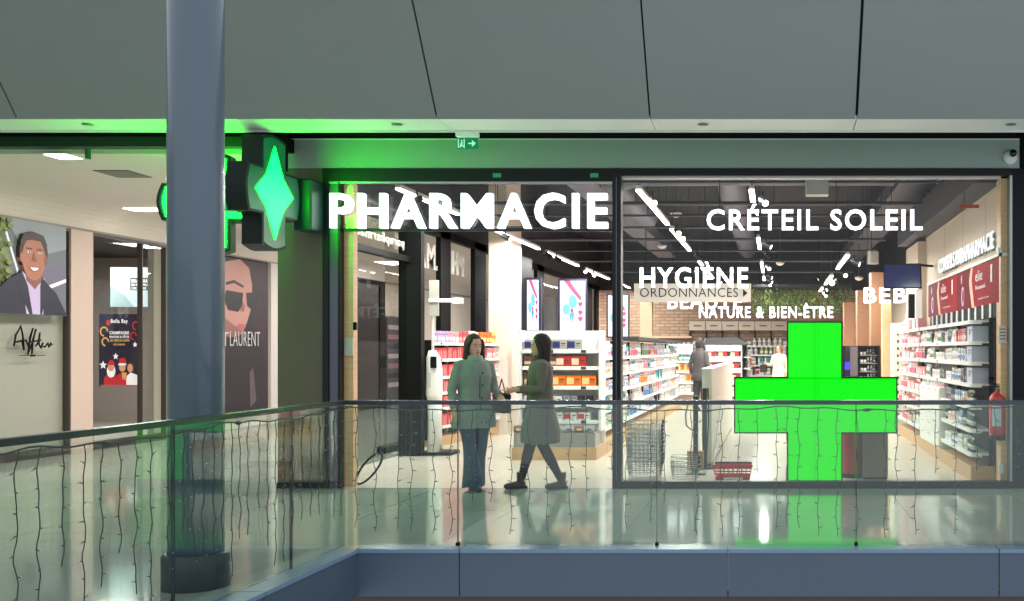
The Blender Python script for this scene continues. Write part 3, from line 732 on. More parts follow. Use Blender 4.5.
# brick niches with labelled header boxes on the back wall
hb = thing('header_box', 'row of cream header boxes on the back wall above the brick panels', 'sign box', (wx(688, 32.6), 32.2, wz(329, 32.6)))
x = wx(688, 32.6)
for k in range(6):
    x0 = x + k * .51
    MB().box(x0 + .01, x0 + .5, 32.6, 33.19, wz(330, 32.6), wz(321, 32.6), M_cream).build('box', hb)
    MB().box(x0 + .14, x0 + .38, 32.593, 32.6, wz(326, 32.6), wz(325, 32.6), M_ink).build('printed_line', hb)
pn = thing('brick_panel', 'row of framed brick panels under the cream header boxes', 'panel', (x, 33, 1.8))
for k in range(7):
    MB().box(x + k * .51 - .02, x + k * .51 + .02, 33.0, 33.19, 1.73, wz(330, 32.6) - .002, M_black).build('frame', pn)
# brick wall with a cream portal at the back left and burgundy header
M_port = mat('pale oak portal', (226, 196, 164), .5)
b = MB(); s = 34.0; b.box(wx(640, s), wx(652, s), dd(s), dd(s) + .3, 0, wz(299, s), M_port); b.box(wx(652, s), wx(691, s), dd(s), dd(s) + .2, wz(338, s), wz(336, s), M_port)
tag(b.build('portal'), 'pale oak portal edge beside the brick wall at the back left', 'portal')
s = 33.6; o = MB().box(wx(652, s), wx(689, s), 32.63, 32.75, 1.721, 1.86, mat('burgundy panel', (86, 34, 28), .5)).build('burgundy_header'); tag(o, 'dark burgundy header panel under the brick wall at the back left', 'panel')
# ================================================================ signs, posters, loose things
M_letter = mat('white LED letter face', (250, 250, 255), .4, emit=1.8, emit_rgb=(238, 240, 255))
M_letter2 = mat('white LED letter face small', (250, 250, 255), .4, emit=3.0, emit_rgb=(244, 246, 255))
def ledsign(name, label, body, x0, x1, y0, y1, s, depth=.06, bold=.035, m=None, split=True, dy=0.0):
    X0, X1, Z0, Z1, Y = wx(x0, s), wx(x1, s), wz(y1, s), wz(y0, s), dd(s) + dy
    t = thing(name, label, 'sign', ((X0 + X1) / 2, Y, Z0))
    lettering('letter', body, X0, X1, Z0, Z1, (0, Y, 0), (1, 0, 0), (0, 0, 1), m or M_letter, t, depth, bold, split)
    if s < 93.5:
        for a in (.06, .6): xx = X0 + (X1 - X0) * a; MB().tube([(xx, Y, Z1 - .04), (xx, Y, 4.745)], .004, M_black, 4).build('hanging_wire', t)
    return t
t = ledsign('illuminated_lettering', 'big white lit letters reading PHARMACIE over the open shop entrance', 'PHARMACIE', 332, 608, 193.5, 229, 94, .09, .017, dy=-.02)
t = ledsign('illuminated_lettering', 'widest row of white lit letters, high behind the right shop window', 'CRÉTEIL SOLEIL', 706, 924, 202.5, 229, 93, .05, .013, dy=.12)
ledsign('illuminated_lettering', 'white lit letters reading HYGIÈNE hung above the grey ORDONNANCES board', 'HYGIÈNE', 640, 748, 262, 288, 53, .06, .013)
ledsign('illuminated_lettering', 'white lit letters reading BEAUTÉ half hidden behind the ORDONNANCES board', 'BEAUTÉ', 668, 742, 290, 309, 42, .06, .013)
ledsign('illuminated_lettering', 'white lit letters reading NATURE & BIEN-ÊTRE at the back of the shop', 'NATURE & BIEN-ÊTRE', 699, 833, 303.5, 318, 36, .06, .012, split=False)
ledsign('illuminated_lettering', 'white lit letters reading BÉBÉ partly hidden by the right wall pilaster', 'BEBÉ', 864, 920, 283.5, 303, 55, .06, .015)
s = 48.0
t = thing('hanging_sign', 'grey board reading ORDONNANCES with a black arrow, hung from the ceiling', 'sign', (wx(692, s), dd(s), wz(302, s)))
MB().bbox(wx(634, s), wx(751, s), dd(s), dd(s) + .05, wz(302, s), wz(283.5, s), mat('warm grey sign board', (196, 190, 182), .5), .004).build('board', t)
lettering('writing', 'ORDONNANCES', wx(640, s), wx(738, s), wz(297, s), wz(288, s), (0, dd(s) - .004, 0), (1, 0, 0), (0, 0, 1), M_black, t, .01, -.005)
MB().prism([(wx(743, s), wz(297, s)), (wx(743, s), wz(289, s)), (wx(747.5, s), wz(293, s))], dd(s) - .008, dd(s), M_black).build('arrow', t)
for px in (645, 720): MB().tube([(wx(px, s), dd(s) + .02, wz(283.5, s)), (wx(px, s), dd(s) + .02, 4.7)], .006, M_black, 5).build('hanging_wire', t)
# big green cross on the window
s = 92.6; GL = mat('bright green light panel', (0, 60, 4), .7, emit=.95, emit_rgb=(0, 252, 4), spec=0)
cxs = [wx(p, s) for p in (735, 788, 841.5, 896.5)]; cz = [wz(p, s) for p in (481.5, 432.5, 378, 322.5)]
def cross(x, z): return [(x[1], z[0]), (x[2], z[0]), (x[2], z[1]), (x[3], z[1]), (x[3], z[2]), (x[2], z[2]), (x[2], z[3]), (x[1], z[3]), (x[1], z[2]), (x[0], z[2]), (x[0], z[1]), (x[1], z[1])]
t = thing('green_cross_sign', 'huge bright green pharmacy cross standing behind the right shop window', 'cross sign', (wx(815, s), dd(s), cz[0]))
g = .012
MB().prism(cross([cxs[0] - g, cxs[1] - g, cxs[2] + g, cxs[3] + g], [cz[0] - g, cz[1] - g, cz[2] + g, cz[3] + g]), dd(s) + .002, dd(s) + .09, M_black).build('casing', t)
MB().prism(cross([cxs[0] + .004, cxs[1] + .004, cxs[2] - .004, cxs[3] - .004], [cz[0] + .004, cz[1] + .004, cz[2] - .004, cz[3] - .004]), dd(s) - .004, dd(s), GL).build('light_panel', t)
MB().box(wx(814.7, s), wx(815.2, s), dd(s) - .006, dd(s) - .004, cz[0] + .01, cz[3] - .01, mat('panel joint green', (0, 60, 4), .7, emit=.5, emit_rgb=(0, 240, 8), spec=0)).build('panel_joint', t)
# hanging LED crosses at the corner
def ledcross(name, label, c, ang, w, h, aw, th, star, ak=1.0):
    """c centre, ang heading of the face normal, w/h size, aw arm width, th thickness"""
    u = Vector((math.cos(ang), math.sin(ang), 0)); n = Vector((math.sin(ang), -math.cos(ang), 0))   # n points out of the front
    t = thing(name, label, 'cross sign', tuple(c))
    def nb(): return MB(c, u, tuple(-n))
    def pts(w, h, aw, ah, bulge):
        P = []
        X = [-w / 2, -aw / 2, aw / 2, w / 2]; Z = [-h / 2, -ah / 2, ah / 2, h / 2]
        def arc(a, b_, nrm):
            r = []
            for i in range(1, 6):
                k = i / 6; q = ((a[0] + (b_[0] - a[0]) * k) + nrm[0] * bulge * math.sin(math.pi * k), (a[1] + (b_[1] - a[1]) * k) + nrm[1] * bulge * math.sin(math.pi * k)); r.append(q)
            return [a] + r + [b_]
        return arc((X[1], Z[0]), (X[2], Z[0]), (0, -1)) + [(X[2], Z[1])] + arc((X[3], Z[1]), (X[3], Z[2]), (1, 0)) + [(X[2], Z[2])] + arc((X[2], Z[3]), (X[1], Z[3]), (0, 1)) + [(X[1], Z[2])] + arc((X[0], Z[2]), (X[0], Z[1]), (-1, 0)) + [(X[1], Z[1])]
    Mh = mat('dark green cross housing', (12, 28, 25), .55, spec=.3)
    nb().prism(pts(w, h, aw, aw * ak, .05), -th / 2, th / 2, Mh).build('housing', t)
    for sg in (-1, 1):
        a = sg * th / 2; 
        nb().prism(pts(w - .05, h - .05, aw - .05, aw * ak - .05, .045), a, a + sg * .004, mat('green black LED mesh', (14, 60, 44), .35, emit=.8, emit_rgb=(0, 90, 50))).build('led_face', t); lf = t.children[-1]
        k = sg * .004
        if star:
            S = []
            for i in range(8):
                r = (h * .44, w * .24, w * .38, w * .24)[i % 4]; A = math.pi / 2 + i * math.pi / 4
                S.append((r * math.cos(A) * (1.0 if i % 4 else .9), r * math.sin(A)))
            nb().prism(S, a + k, a + k * 2, mat('lit green LEDs', (40, 255, 150), .4, emit=55.0, emit_rgb=(0, 228, 16))).build('led_star', lf)
        else:
            o_ = pts(w - .08, h - .08, aw - .08, aw * ak - .08, .03); i_ = pts(w - .2, h - .2, aw - .2, aw * ak - .2, .02); b = nb()
            nn = len(o_)
            for q in range(nn):
                r = (q + 1) % nn
                b.prism([o_[q], o_[r], i_[r], i_[q]], a + k, a + k * 2.5, mat('bright green LED outline', (40, 255, 150), .4, emit=30.0, emit_rgb=(0, 250, 18)))
            b.build('led_outline', lf)
    return t
s = 96.5
t = ledcross('led_cross_sign', 'dark green LED pharmacy cross with a lit star, nearest the big PHARMACIE letters', (-5.0, 10.3, H + 157 / 102), math.radians(88), .95, 1.04, .46, .2, True)
s2 = 95
t2 = ledcross('led_cross_sign', 'LED pharmacy cross with bright green outline, half hidden behind the round column', (-5.83, 10.9, wz(206, s2)), math.radians(12), .9, .98, .4, .18, False, .95)
b = MB(); x0, x1 = wx(262, 95), wx(290, 95); b.bbox(x0, x1, dd(95) - .1, dd(95) + .25, wz(152, 95), wz(138, 95), M_black, .01); b.box(x0 + .05, x1 - .05, dd(95), dd(95) + .06, wz(139, 95), 3.858, M_black); b.tube([(-5.0, 10.75, 3.3), (-5.0, 10.75, 3.858)], .025, M_black)
b.build('ceiling_bracket', t, label='black ceiling bracket')
b = MB(); b.bbox(-4.98, -4.78, D2 - .33, D2 - .02, wz(229, 97), wz(178, 97), mat('dark green cabinet', (20, 70, 52), .35), .02); b.tube([(-5.0, D2 - .45, wz(203, 97)), (-4.96, D2 - .2, wz(203, 97))], .04, M_black)
tag(b.build('bracket_box'), 'dark green square bracket box fixed to the grey brown pillar beside the LED cross', 'box')
b = MB(); b.tube([(-5.83, 10.9, wz(165, 95)), (-5.83, 10.9, 3.858)], .025, M_black); b.build('ceiling_rod', t2)
# exit sign
s = 97.0; t = thing('exit_sign', 'small green and white emergency exit sign with running figure and arrow under the soffit', 'exit sign', (wx(467, s), dd(s), wz(149, s)))
MB().box(wx(456, s), wx(478, s), dd(s) - .02, dd(s) + .06, wz(136.5, s), wz(132.5, s), mat('white lit diffuser', (220, 230, 226), .4, emit=.25)).build('lamp_housing', t)
MB().tube([(wx(467, s), dd(s) + .02, wz(133, s)), (wx(467, s), dd(s) + .02, 3.858)], .012, M_black, 6).build('rod', t)
MG = mat('exit green', (10, 120, 80), .4, emit=.35, emit_rgb=(10, 150, 95)); MW = mat('exit white', (190, 235, 215), .4, emit=.6, emit_rgb=(170, 235, 205))
MB().box(wx(457, s), wx(478, s), dd(s) - .004, dd(s) + .01, wz(149, s), wz(138, s), MG).build('sign_plate', t)
b = MB(); Y = dd(s) - .008
def q(pts): b.prism([(wx(457 + a * 21 / 20, s), wz(149 - c, s)) for a, c in pts], Y, dd(s) - .004, MW)
q([(1, 1), (2, 1), (2, 10), (1, 10)]); q([(6.5, 1), (7.5, 1), (7.5, 10), (6.5, 10)]); q([(2.5, 1.5), (3.6, 1.2), (5, 4), (5.5, 7), (4, 7)]); q([(5, 4.4), (6.4, 2.8), (6.1, 1.6), (4.6, 3.4)]); q([(4, 7.6), (5.2, 7.6), (5.2, 9), (4, 9)])
q([(11, 4.8), (15.5, 4.8), (15.5, 6.2), (11, 6.2)]); q([(14.4, 2), (18, 5.5), (14.4, 9), (14.4, 7), (15.8, 5.5), (14.4, 4)])
b.build('pictogram', t)
# camera dome and small hanging parts
s = 94.6; t = thing('security_camera', 'white dome security camera on the green header at the right end', 'camera', (wx(1011, s), D2 - .051, wz(155, s)))
MB(at(1011, 155, s)).lathe([(.065, 0), (.075, .01), (.075, .035), (.05, .06), (.03, .065)], M_white).build('housing', t)
for o in t.children:
    o.rotation_euler = (math.radians(90), 0, 0); o.location = (0, .03, 0)
bl = MB(); p0 = at(1012, 154, s); bl.ball((p0[0], p0[1] - .05, p0[2]), .04, mat('black lens dome', (8, 8, 10), .08)); bl.build('lens', t)
o = MB(); p = at(88, 150, 93); o.tube([(p[0], p[1], wz(159, 93)), (p[0], p[1], wz(139, 93))], [.03, .03], mat('dark green tube', (30, 90, 60), .4)); tag(o.build('hanging_tube'), 'short dark tube hanging from the beam over the corridor mouth', 'fitting')
for px, w_ in ((88, 'at the far left'), (397, 'above the letters PHARMACIE'), (703, 'above the left half of the right shop window'), (1011, 'near the security camera')):
    b = MB(); x, y = wx(px, 226 / (zs - H)), dd(226 / (zs - H)); b.lathe([(.05, 0), (.05, .004), (.03, .008)], mat('grey sensor disc', (120, 124, 122), .4), (x, y, zs - .009), 16); tag(b.build('soffit_disc'), f'small grey disc set in the soffit {w_}', 'fitting')
# corridor ceiling: lights, vent
def clight(px0, px1, py0, py1, name, lab):
    h = CZ - H; s0, s1 = (VY - py0) / h, (VY - py1) / h
    t = thing(name, lab, 'ceiling light', ((px0 - VX) / s0, F / s0, CZ - .02))
    x0, x1 = sorted((wx(px0, s0), wx(px1, s0))); y0, y1 = sorted((dd(s0), dd(s1)))
    MB().box(x0, x1, y0, y1, CZ - .02, CZ - .001, mat('corridor light diffuser', (255, 250, 240), .4, emit=6, emit_rgb=(255, 244, 232))).build('diffuser', t)
    MB().box(x0 - .015, x1 + .015, y0 - .015, y1 + .015, CZ - .012, CZ - .0005, M_white).build('frame', t)
clight(44, 66, 153, 157.5, 'ceiling_light', 'bright rectangular light recessed in the beige corridor ceiling at the far left')
clight(116, 166, 207, 210, 'ceiling_light', 'long thin white strip light across the corridor ceiling left of the round column')
clight(374, 402, 261, 264, 'ceiling_light', 'thin strip light deep in the corridor seen through the glazed side wall')
h = CZ - H
t = MB(); pts = [(wx(93, 180 / h), dd(180 / h)), (wx(128, 180 / h), dd(180 / h)), (wx(152, 173 / h), dd(173 / h)), (wx(118, 173 / h), dd(173 / h))]
t.prism(pts, CZ - .01, CZ - .001, mat('grey ceiling vent', (120, 112, 104), .6), 'xy'); tag(t.build('ceiling_vent'), 'grey square vent in the beige corridor ceiling', 'vent')

# ---------------------------------------------------------------- posters
def board(name, label, cat, org, u, w, W, Hh, base, layers, depth=.03, frame=None, emit=0):
    """flat printed board: layers of polygons in 0..1 coordinates, each a hair in front of the last"""
    u = Vector(u); w = Vector(w); n = u.cross(w)
    t = thing(name, label, cat, org)
    def nb(): return MB(org, u, tuple(-n), w)
    nb().box(0, W, 0, depth, 0, Hh, base).build('panel', t)
    if layers:
        b = nb()
        for i, (pts, m) in enumerate(layers):
            b.prism([(max(0, min(1, a)) * W, max(0, min(1, c)) * Hh) for a, c in pts], -.0006 * (i + 1), -.0001, m)
        b.build('print', t)
    if frame:
        b = nb(); f = .04
        for r in ((-f, 0, -f, Hh + f), (W, W + f, -f, Hh + f), (0, W, -f, 0), (0, W, Hh, Hh + f)): b.box(r[0], r[1], -.02, depth, r[2], r[3], frame)
        b.build('frame', t)
    return t
def ell(cx, cy, rx, ry, n=24, rot=0):
    return [(cx + rx * math.cos(2 * math.pi * i / n) * math.cos(rot) - ry * math.sin(2 * math.pi * i / n) * math.sin(rot), cy + rx * math.cos(2 * math.pi * i / n) * math.sin(rot) + ry * math.sin(2 * math.pi * i / n) * math.cos(rot)) for i in range(n)]
def rc(a, b_, c, d): return [(a, c), (b_, c), (b_, d), (a, d)]
def ink(name, rgb, e=0): return mat(name, rgb, .5, emit=e, emit_rgb=rgb)
# portrait on the left shop window (runs away from the camera along the wall)
X = -9.94; s0 = 774 / 9.94; y0 = F / s0 * .985; y1 = F * 9.94 / (774 - 66)
skin = ink('poster skin', (160, 98, 76)); skin2 = ink('poster skin shade', (126, 72, 58)); hair = ink('poster hair', (48, 32, 24)); navy = ink('poster navy suit', (16, 20, 42)); shirt = ink('poster lilac shirt', (180, 162, 196))
leaf = ink('poster leaves', (84, 94, 48)); leaf2 = ink('poster leaves light', (118, 126, 66)); roofg = ink('poster pale roof', (136, 144, 152)); roofd = ink('poster grey sky', (96, 102, 112)); whitei = ink('poster white', (232, 232, 236))
RP = random.Random(3)
layers = [(rc(0, 1, 0, 1), roofd), ([(0.2, 1), (1, 1), (1, .75), (.5, .6)], roofg), ([(.6, .45), (1, .62), (1, .3), (.6, .2)], ink('poster violet roof', (98, 96, 116))), ([(.55, .25), (1, .42), (1, .38), (.55, .2)], whitei), ([(.18, .9), (.2, .92), (.42, .3), (.4, .28)], whitei)]
layers += [(rc(0, .2, .15, 1), leaf)] + [(ell(RP.uniform(0, .25), RP.uniform(.15, 1), .035, .025, 8), RP.choice((leaf2, leaf))) for _ in range(70)]
layers += [([(0, 0), (0, .18), (.2, .36), (.36, .44), (.6, .42), (.82, .24), (.97, .0)], navy), ([(.36, .46), (.42, .0), (.64, .0), (.66, .4), (.55, .3)], shirt), ([(.36, .46), (.3, .3), (.46, .0), (.5, .0), (.44, .3)], navy), ([(.62, .42), (.72, .3), (.62, .0), (.6, 0), (.6, .3)], navy),
           ([(.4, .5), (.42, .36), (.53, .27), (.62, .38), (.62, .5)], skin2), (ell(.515, .66, .185, .22), hair), (ell(.515, .6, .15, .235), skin), (ell(.36, .6, .022, .05), skin), (ell(.67, .6, .022, .05), skin2),
           ([(.365, .7), (.39, .78), (.5, .8), (.62, .79), (.665, .7), (.69, .76), (.64, .86), (.5, .89), (.38, .85), (.34, .76)], hair), (rc(.41, .49, .695, .71), hair), (rc(.55, .63, .695, .71), hair), (ell(.45, .665, .022, .012), whitei), (ell(.59, .665, .022, .012), whitei), (ell(.452, .665, .01, .011), ink('poster eye', (40, 30, 30))), (ell(.59, .665, .01, .011), ink('poster eye', (40, 30, 30))),
           ([(.51, .66), (.485, .58), (.53, .565), (.55, .58)], skin2), ([(.46, .5), (.575, .505), (.55, .475), (.5, .468)], whitei), ([(.45, .505), (.46, .49), (.5, .458), (.56, .465), (.59, .515), (.55, .474), (.5, .467)], ink('poster lips', (150, 70, 66)))]
board('portrait_poster', 'large poster of a smiling man in navy suit and lilac shirt', 'poster', (X, y0, wz(314, 71) - .03), (0, 1, 0), (0, 0, 1), y1 - y0, wz(228, 71) - wz(314, 71) + .03, ink('poster white', (232, 232, 236)), layers, .03)
# signature writing under the portrait
t = thing('window_lettering', 'black handwritten signature lettering on the pale window below the portrait', 'lettering', (-9.9, 12.8, 1.5))
def yw(px, X=-9.95): return F * X / (px - VX)
b = MB(); st = [[(15, 346), (17, 335), (22, 326), (24, 336), (25, 350), (23, 340), (17, 342), (27, 340), (30, 347)],
 [(29, 355), (31, 340), (34, 328), (31, 338), (30, 352), (34, 341), (37, 329), (34, 340), (33, 354)], [(31, 342), (42, 340)],
 [(37, 346), (39, 343), (41, 333), (40, 344), (42, 348), (44, 343), (43, 346), (46, 347), (49, 343), (50, 347), (52, 343), (53, 345)]]
for L in st: b.tube([(-9.965, yw(px), H + (VY - py) * yw(px) / F) for px, py in L], .012, M_black, 5)
b.build('script_writing', t)
b = MB(); z = wz(355.5, 74); b.box(-9.97, -9.965, yw(20), yw(30), z - .004, z + .004, M_black); b.box(-9.97, -9.965, yw(37), yw(47), z - .004, z + .004, M_black); b.box(-9.97, -9.965, yw(31), yw(36.5), z - .014, z + .014, M_black); b.build('underline', t)
# screens inside the second shop
s = 60.0; Y = dd(s)
board('lit_sign', 'pale lit display board reading ESSAI GRATUIT inside the second shop', 'sign', (wx(99, s), Y + .3, wz(306, s)), (1, 0, 0), (0, 0, 1), 48 / s, 40 / s, ink('lit pale blue board', (190, 212, 222), .45), [(rc(.42, 1, .42, .74), ink('grey tag', (96, 100, 104), .1)), ([(0, .55), (.3, .3), (.5, 0), (0, 0)], ink('pale board shade', (160, 186, 192), .35))], .05)
tt = thing('sign_writing', 'white writing ESSAI GRATUIT on the grey tag of the pale lit board', 'lettering', (wx(122, s), Y + .29, wz(289, s)))
lettering('writing', 'ESSAI GRATUIT', wx(121, s), wx(145, s), wz(281.5, s), wz(278, s), (0, Y + .285, 0), (1, 0, 0), (0, 0, 1), ink('white writing', (240, 240, 240), .5), tt, .004, .03)
lettering('writing', 'DES VERRES PROGRESSIFS', wx(121, s), wx(145, s), wz(285, s), wz(282.5, s), (0, Y + .285, 0), (1, 0, 0), (0, 0, 1), ink('white writing', (240, 240, 240), .5), tt, .004, .02)
lettering('writing', 'CHEZ VOUS', wx(121, s), wx(136, s), wz(288.5, s), wz(286, s), (0, Y + .285, 0), (1, 0, 0), (0, 0, 1), ink('white writing', (240, 240, 240), .5), tt, .004, .02)
red = ink('party red', (196, 36, 46), .4); gold = ink('party gold', (214, 170, 96), .4); pw = ink('party white', (240, 236, 240), .5); fc = ink('party face', (214, 150, 124), .4); nv = ink('party navy', (30, 24, 50), .35); hr = ink('party brown hair', (60, 34, 30), .3)
def ring_(cx, cy, r, rr_): return [(cx + r * math.cos(a), cy + r * .7 * math.sin(a)) for a in [i * math.pi / 8 for i in range(13)]] + [(cx + (r - rr_) * math.cos(a), cy + (r - rr_) * .7 * math.sin(a)) for a in [i * math.pi / 8 for i in range(12, -1, -1)]]
def star(cx, cy, r, k=.67): return [(cx + (r if i % 2 == 0 else r * .45) * math.cos(math.pi / 2 + i * math.pi / 5), cy + k * (r if i % 2 == 0 else r * .45) * math.sin(math.pi / 2 + i * math.pi / 5)) for i in range(10)]
L = [(ell(.22, .88, .05, .04), red), (ring_(.12, .76, .1, .03), gold), (ring_(.15, .62, .09, .03), gold), (ring_(.88, .84, .09, .025), red), (ring_(.82, .7, .08, .025), red), (star(.86, .58, .06), pw), (star(.1, .3, .09), pw), (star(.4, .42, .07), pw),
     ([(.12, 0), (.12, .12), (.24, .2), (.4, .18), (.46, 0)], red), (ell(.29, .22, .1, .09), pw), (ell(.29, .27, .075, .055), fc), ([(.2, .3), (.38, .3), (.34, .36), (.26, .37)], red),
     ([(.42, 0), (.44, .16), (.54, .2), (.68, .18), (.7, 0)], red), (ell(.56, .27, .075, .06), fc), ([(.46, .3), (.66, .31), (.62, .4), (.5, .39)], red), (ell(.56, .31, .1, .016), pw), (ell(.76, .26, .11, .09), hr), (ell(.75, .26, .065, .06), fc), ([(.66, 0), (.66, .14), (.76, .2), (.92, .16), (.96, 0)], pw), (rc(.56, .66, .12, .2), gold), (ell(.62, .13, .06, .03), fc), (rc(.05, .95, .0, .03), ink('party base line', (150, 110, 110), .3))]
t = board('event_poster', 'dark navy party poster with gold streamers and three people in red and white', 'poster', (wx(99, s), Y, wz(387, s)), (1, 0, 0), (0, 0, 1), 42 / s, 73 / s, nv, L, .04)
for (bd, x0, x1, a, c, m) in (('Bella Bay', .3, .7, .86, .93, pw), ('CHAMPAGNE', .27, .73, .72, .765, pw), ('PHOTOS & FÊTES', .27, .73, .67, .71, pw), ('AU PIED DU SAPIN', .28, .74, .62, .655, gold), ('DÉCEMBRE', .36, .64, .57, .6, gold)):
    Wp, Hp = 42 / s, 73 / s
    lettering('writing', bd, wx(99, s) + x0 * Wp, wx(99, s) + x1 * Wp, wz(387, s) + a * Hp, wz(387, s) + c * Hp, (0, Y - .02, 0), (1, 0, 0), (0, 0, 1), m, t, .004, .02)
for (px0, px1, py0, py1, lab) in ((148, 160, 297, 335, 'lilac'), (161, 168, 300, 350, 'violet')):
    o = MB().box(wx(px0, s), wx(px1, s), Y + .6, Y + .63, wz(py1, s), wz(py0, s), ink(lab + ' screen', (170, 170, 225) if lab == 'lilac' else (150, 150, 215), .6)).build('screen_panel'); tag(o, f'narrow {lab} lit panel inside the second shop right of the party poster', 'screen')
# fashion poster
y0 = F * 9.93 / (774 - 200); y1 = F * 9.93 / (774 - 268); W = y1 - y0; z0 = wz(411, 51.5); z1 = wz(263, 51.5); Hh = z1 - z0
def fx(px): return (F * 9.93 / (774 - px) - y0) / W
def fz(py, px): return (H + (VY - py) / ((774 - px) / 9.93) - z0) / Hh
dk = ink('fashion black', (26, 18, 24)); fs = ink('fashion skin', (176, 128, 116)); fs2 = ink('fashion skin shade', (134, 88, 84)); mag = ink('fashion plum', (40, 20, 30)); lens = ink('dark lens', (16, 14, 20)); lip = ink('fashion lips', (170, 84, 88))
def P(l): return [(fx(a), fz(c, a)) for a, c in l]
L = [(rc(0, 1, 0, 1), mag), (P([(205, 262), (240, 255), (254, 275), (258, 300), (252, 320), (262, 345), (266, 380), (267, 411), (205, 411)]), dk), (P([(222, 262), (240, 258), (249, 268), (252, 285), (252, 305), (247, 322), (242, 334), (230, 338), (214, 330), (210, 300), (212, 275)]), fs),
     (P([(210, 300), (225, 318), (240, 330), (246, 324), (240, 335), (230, 338), (214, 330)]), fs2), (P([(238, 310), (236, 300), (240, 296), (245, 306), (244, 312)]), fs2), (P([(226, 290), (243, 293), (242, 305), (238, 312), (228, 310), (224, 300)]), lens), (P([(246, 293), (258, 292), (257, 304), (252, 310), (247, 306)]), lens), (P([(226, 282), (234, 280), (244, 286), (243, 288), (234, 283), (226, 285)]), hair),
     (P([(236, 326), (240, 323.5), (245, 325), (246, 327), (241, 330), (237, 328.5)]), lip), (P([(205, 335), (228, 338), (240, 342), (245, 350), (236, 411), (205, 411)]), dk), (P([(249, 372), (253, 368), (256, 400), (250, 408)]), ink('fashion sheen', (84, 66, 76)))]
t = board('fashion_poster', 'tall dark poster of a woman in black sunglasses, lettered in silver', 'poster', (-9.93, y0, z0), (0, 1, 0), (0, 0, 1), W, Hh, mag, L, .03)
lt = ink('fashion silver letters', (196, 190, 190))
zc = z0 + Hh * fz(340, 240)
for bd, pa, pb in (('SAINT', 196, 227.5), ('LAURENT', 229, 259)):
    ya_, yb_ = F * 9.93 / (774 - pa), F * 9.93 / (774 - pb)
    zz0, zz1 = H + (VY - 346) * ya_ / F, H + (VY - 331) * ya_ / F
    lettering('writing', bd, ya_ - y0, yb_ - y0, zz0, zz1, (-9.912, y0, 0), (0, 1, 0), (0, 0, 1), lt, t, .004, -.01)

# ---------------------------------------------------------------- mirrored writing on the side glass (outside face)
t = thing('window_lettering', 'pale letters PHARMACIE on the glazed side wall, seen from behind', 'lettering', (LX2 - .1, 16, 2.75))
M_pale = mat('pale letter backs', (236, 230, 224), .6)
lettering('letter', 'PHARMACIE', 0, 3.5, 2.78, 3.2, (LX2 - .09, yM(469), 0), (0, -1, 0), (0, 0, 1), M_pale, t, .03, .02, True)
t = thing('window_lettering', 'small pale letters parapharmacie on the side glass nearest the entrance, seen from behind', 'lettering', (LX - .1, 12.6, 2.8))
lettering('writing', 'parapharmacie', 0, 1.9, 2.84, 3.0, (LX - .1, dd(72.6), 0), (0, -1, 0), (0, 0, 1), M_pale, t, .02, .01)
b = MB(); yy = 12.15; b.box(LX - .1, LX - .09, yy, yy + .14, 2.9, 2.95, MG); b.box(LX - .1, LX - .09, yy + .045, yy + .095, 2.855, 2.995, MG); b.build('cross_mark', t)
# raised writing on the right wall
t = thing('wall_lettering', 'white and steel raised letters CONSEILS PARAPHARMACIE on the beige right wall', 'lettering', (SX - .03, 13.4, 2.6))
ML = mat('white letter face', (240, 240, 244), .3, emit=.5); 
lettering('letter', 'CONSEILS PARAPHARMACIE', 0, 3.9, 2.60, 2.80, (SX - .06, dd(67.5), 0), (0, -1, 0), (0, 0, 1), ML, t, .012, .0)
lettering('letter_back', 'CONSEILS PARAPHARMACIE', 0.02, 3.92, 2.59, 2.79, (SX - .02, dd(67.5), 0), (0, -1, 0), (0, 0, 1), mat('dark letter side', (60, 66, 72), .4), t, .01, .02)
# long red banner
Yb0, Yb1 = dd(92.6), dd(63.5); W = Yb1 - Yb0; Hh = .49; z0 = 1.985
MR = mat('banner red', (150, 8, 26), .7, spec=.15); MR2 = mat('banner dark red', (108, 6, 22), .7, spec=.15); pk = ink('banner peach', (238, 170, 140)); lv_ = ink('banner lilac', (190, 170, 215)); bw_ = ink('banner white', (244, 238, 238))
def bl_(u0, pts): return [(u0 + a, c) for a, c in pts]
L = []
for u0 in (.0, .5):   # two repeats, u runs from far (0) to near (1)
    L += [(rc(u0, u0 + .18, 0, 1), MR2), ([(u0 + .19, 1), (u0 + .215, 1), (u0 + .2, .7), (u0 + .215, .4), (u0 + .235, .0), (u0 + .205, 0), (u0 + .18, .4), (u0 + .17, .7)], pk), (ell(u0 + .085, .35, .02, .26), lv_), (ell(u0 + .09, .35, .012, .18), MR), (rc(u0 + .42, u0 + .435, .5, .9), bw_), (ell(u0 + .07, .8, .006, .12), pk)]
t = board('promotional_banner', 'long red advertising banner with peach ribbons along the right wall', 'banner', (SX - .07, Yb1, z0), (0, -1, 0), (0, 0, 1), W, Hh, MR, L, .035)
for u0 in (.0, .5):
    for bd, a, c, zz, hh in (('elie', .25, .33, .62, .26), ('l’essentiel', .25, .36, .42, .1), ('en pharmacie', .28, .4, .15, .06)):
        lettering('writing', bd, (u0 + a) * W, (u0 + c) * W, z0 + zz * Hh, z0 + (zz + hh) * Hh, (SX - .075, Yb1, 0), (0, -1, 0), (0, 0, 1), bw_, t, .004, .0)
b = MB(); b.box(SX - .09, SX - .002, Yb0 - .1, Yb1, z0 + Hh + .004, z0 + Hh + .035, M_white); b.box(SX - .1, SX - .06, Yb0 - .1, Yb0, z0 + Hh + .004, z0 + Hh + .09, M_white); tag(b.build('light_ledge'), 'thin white ledge running along the top of the red banner', 'ledge')
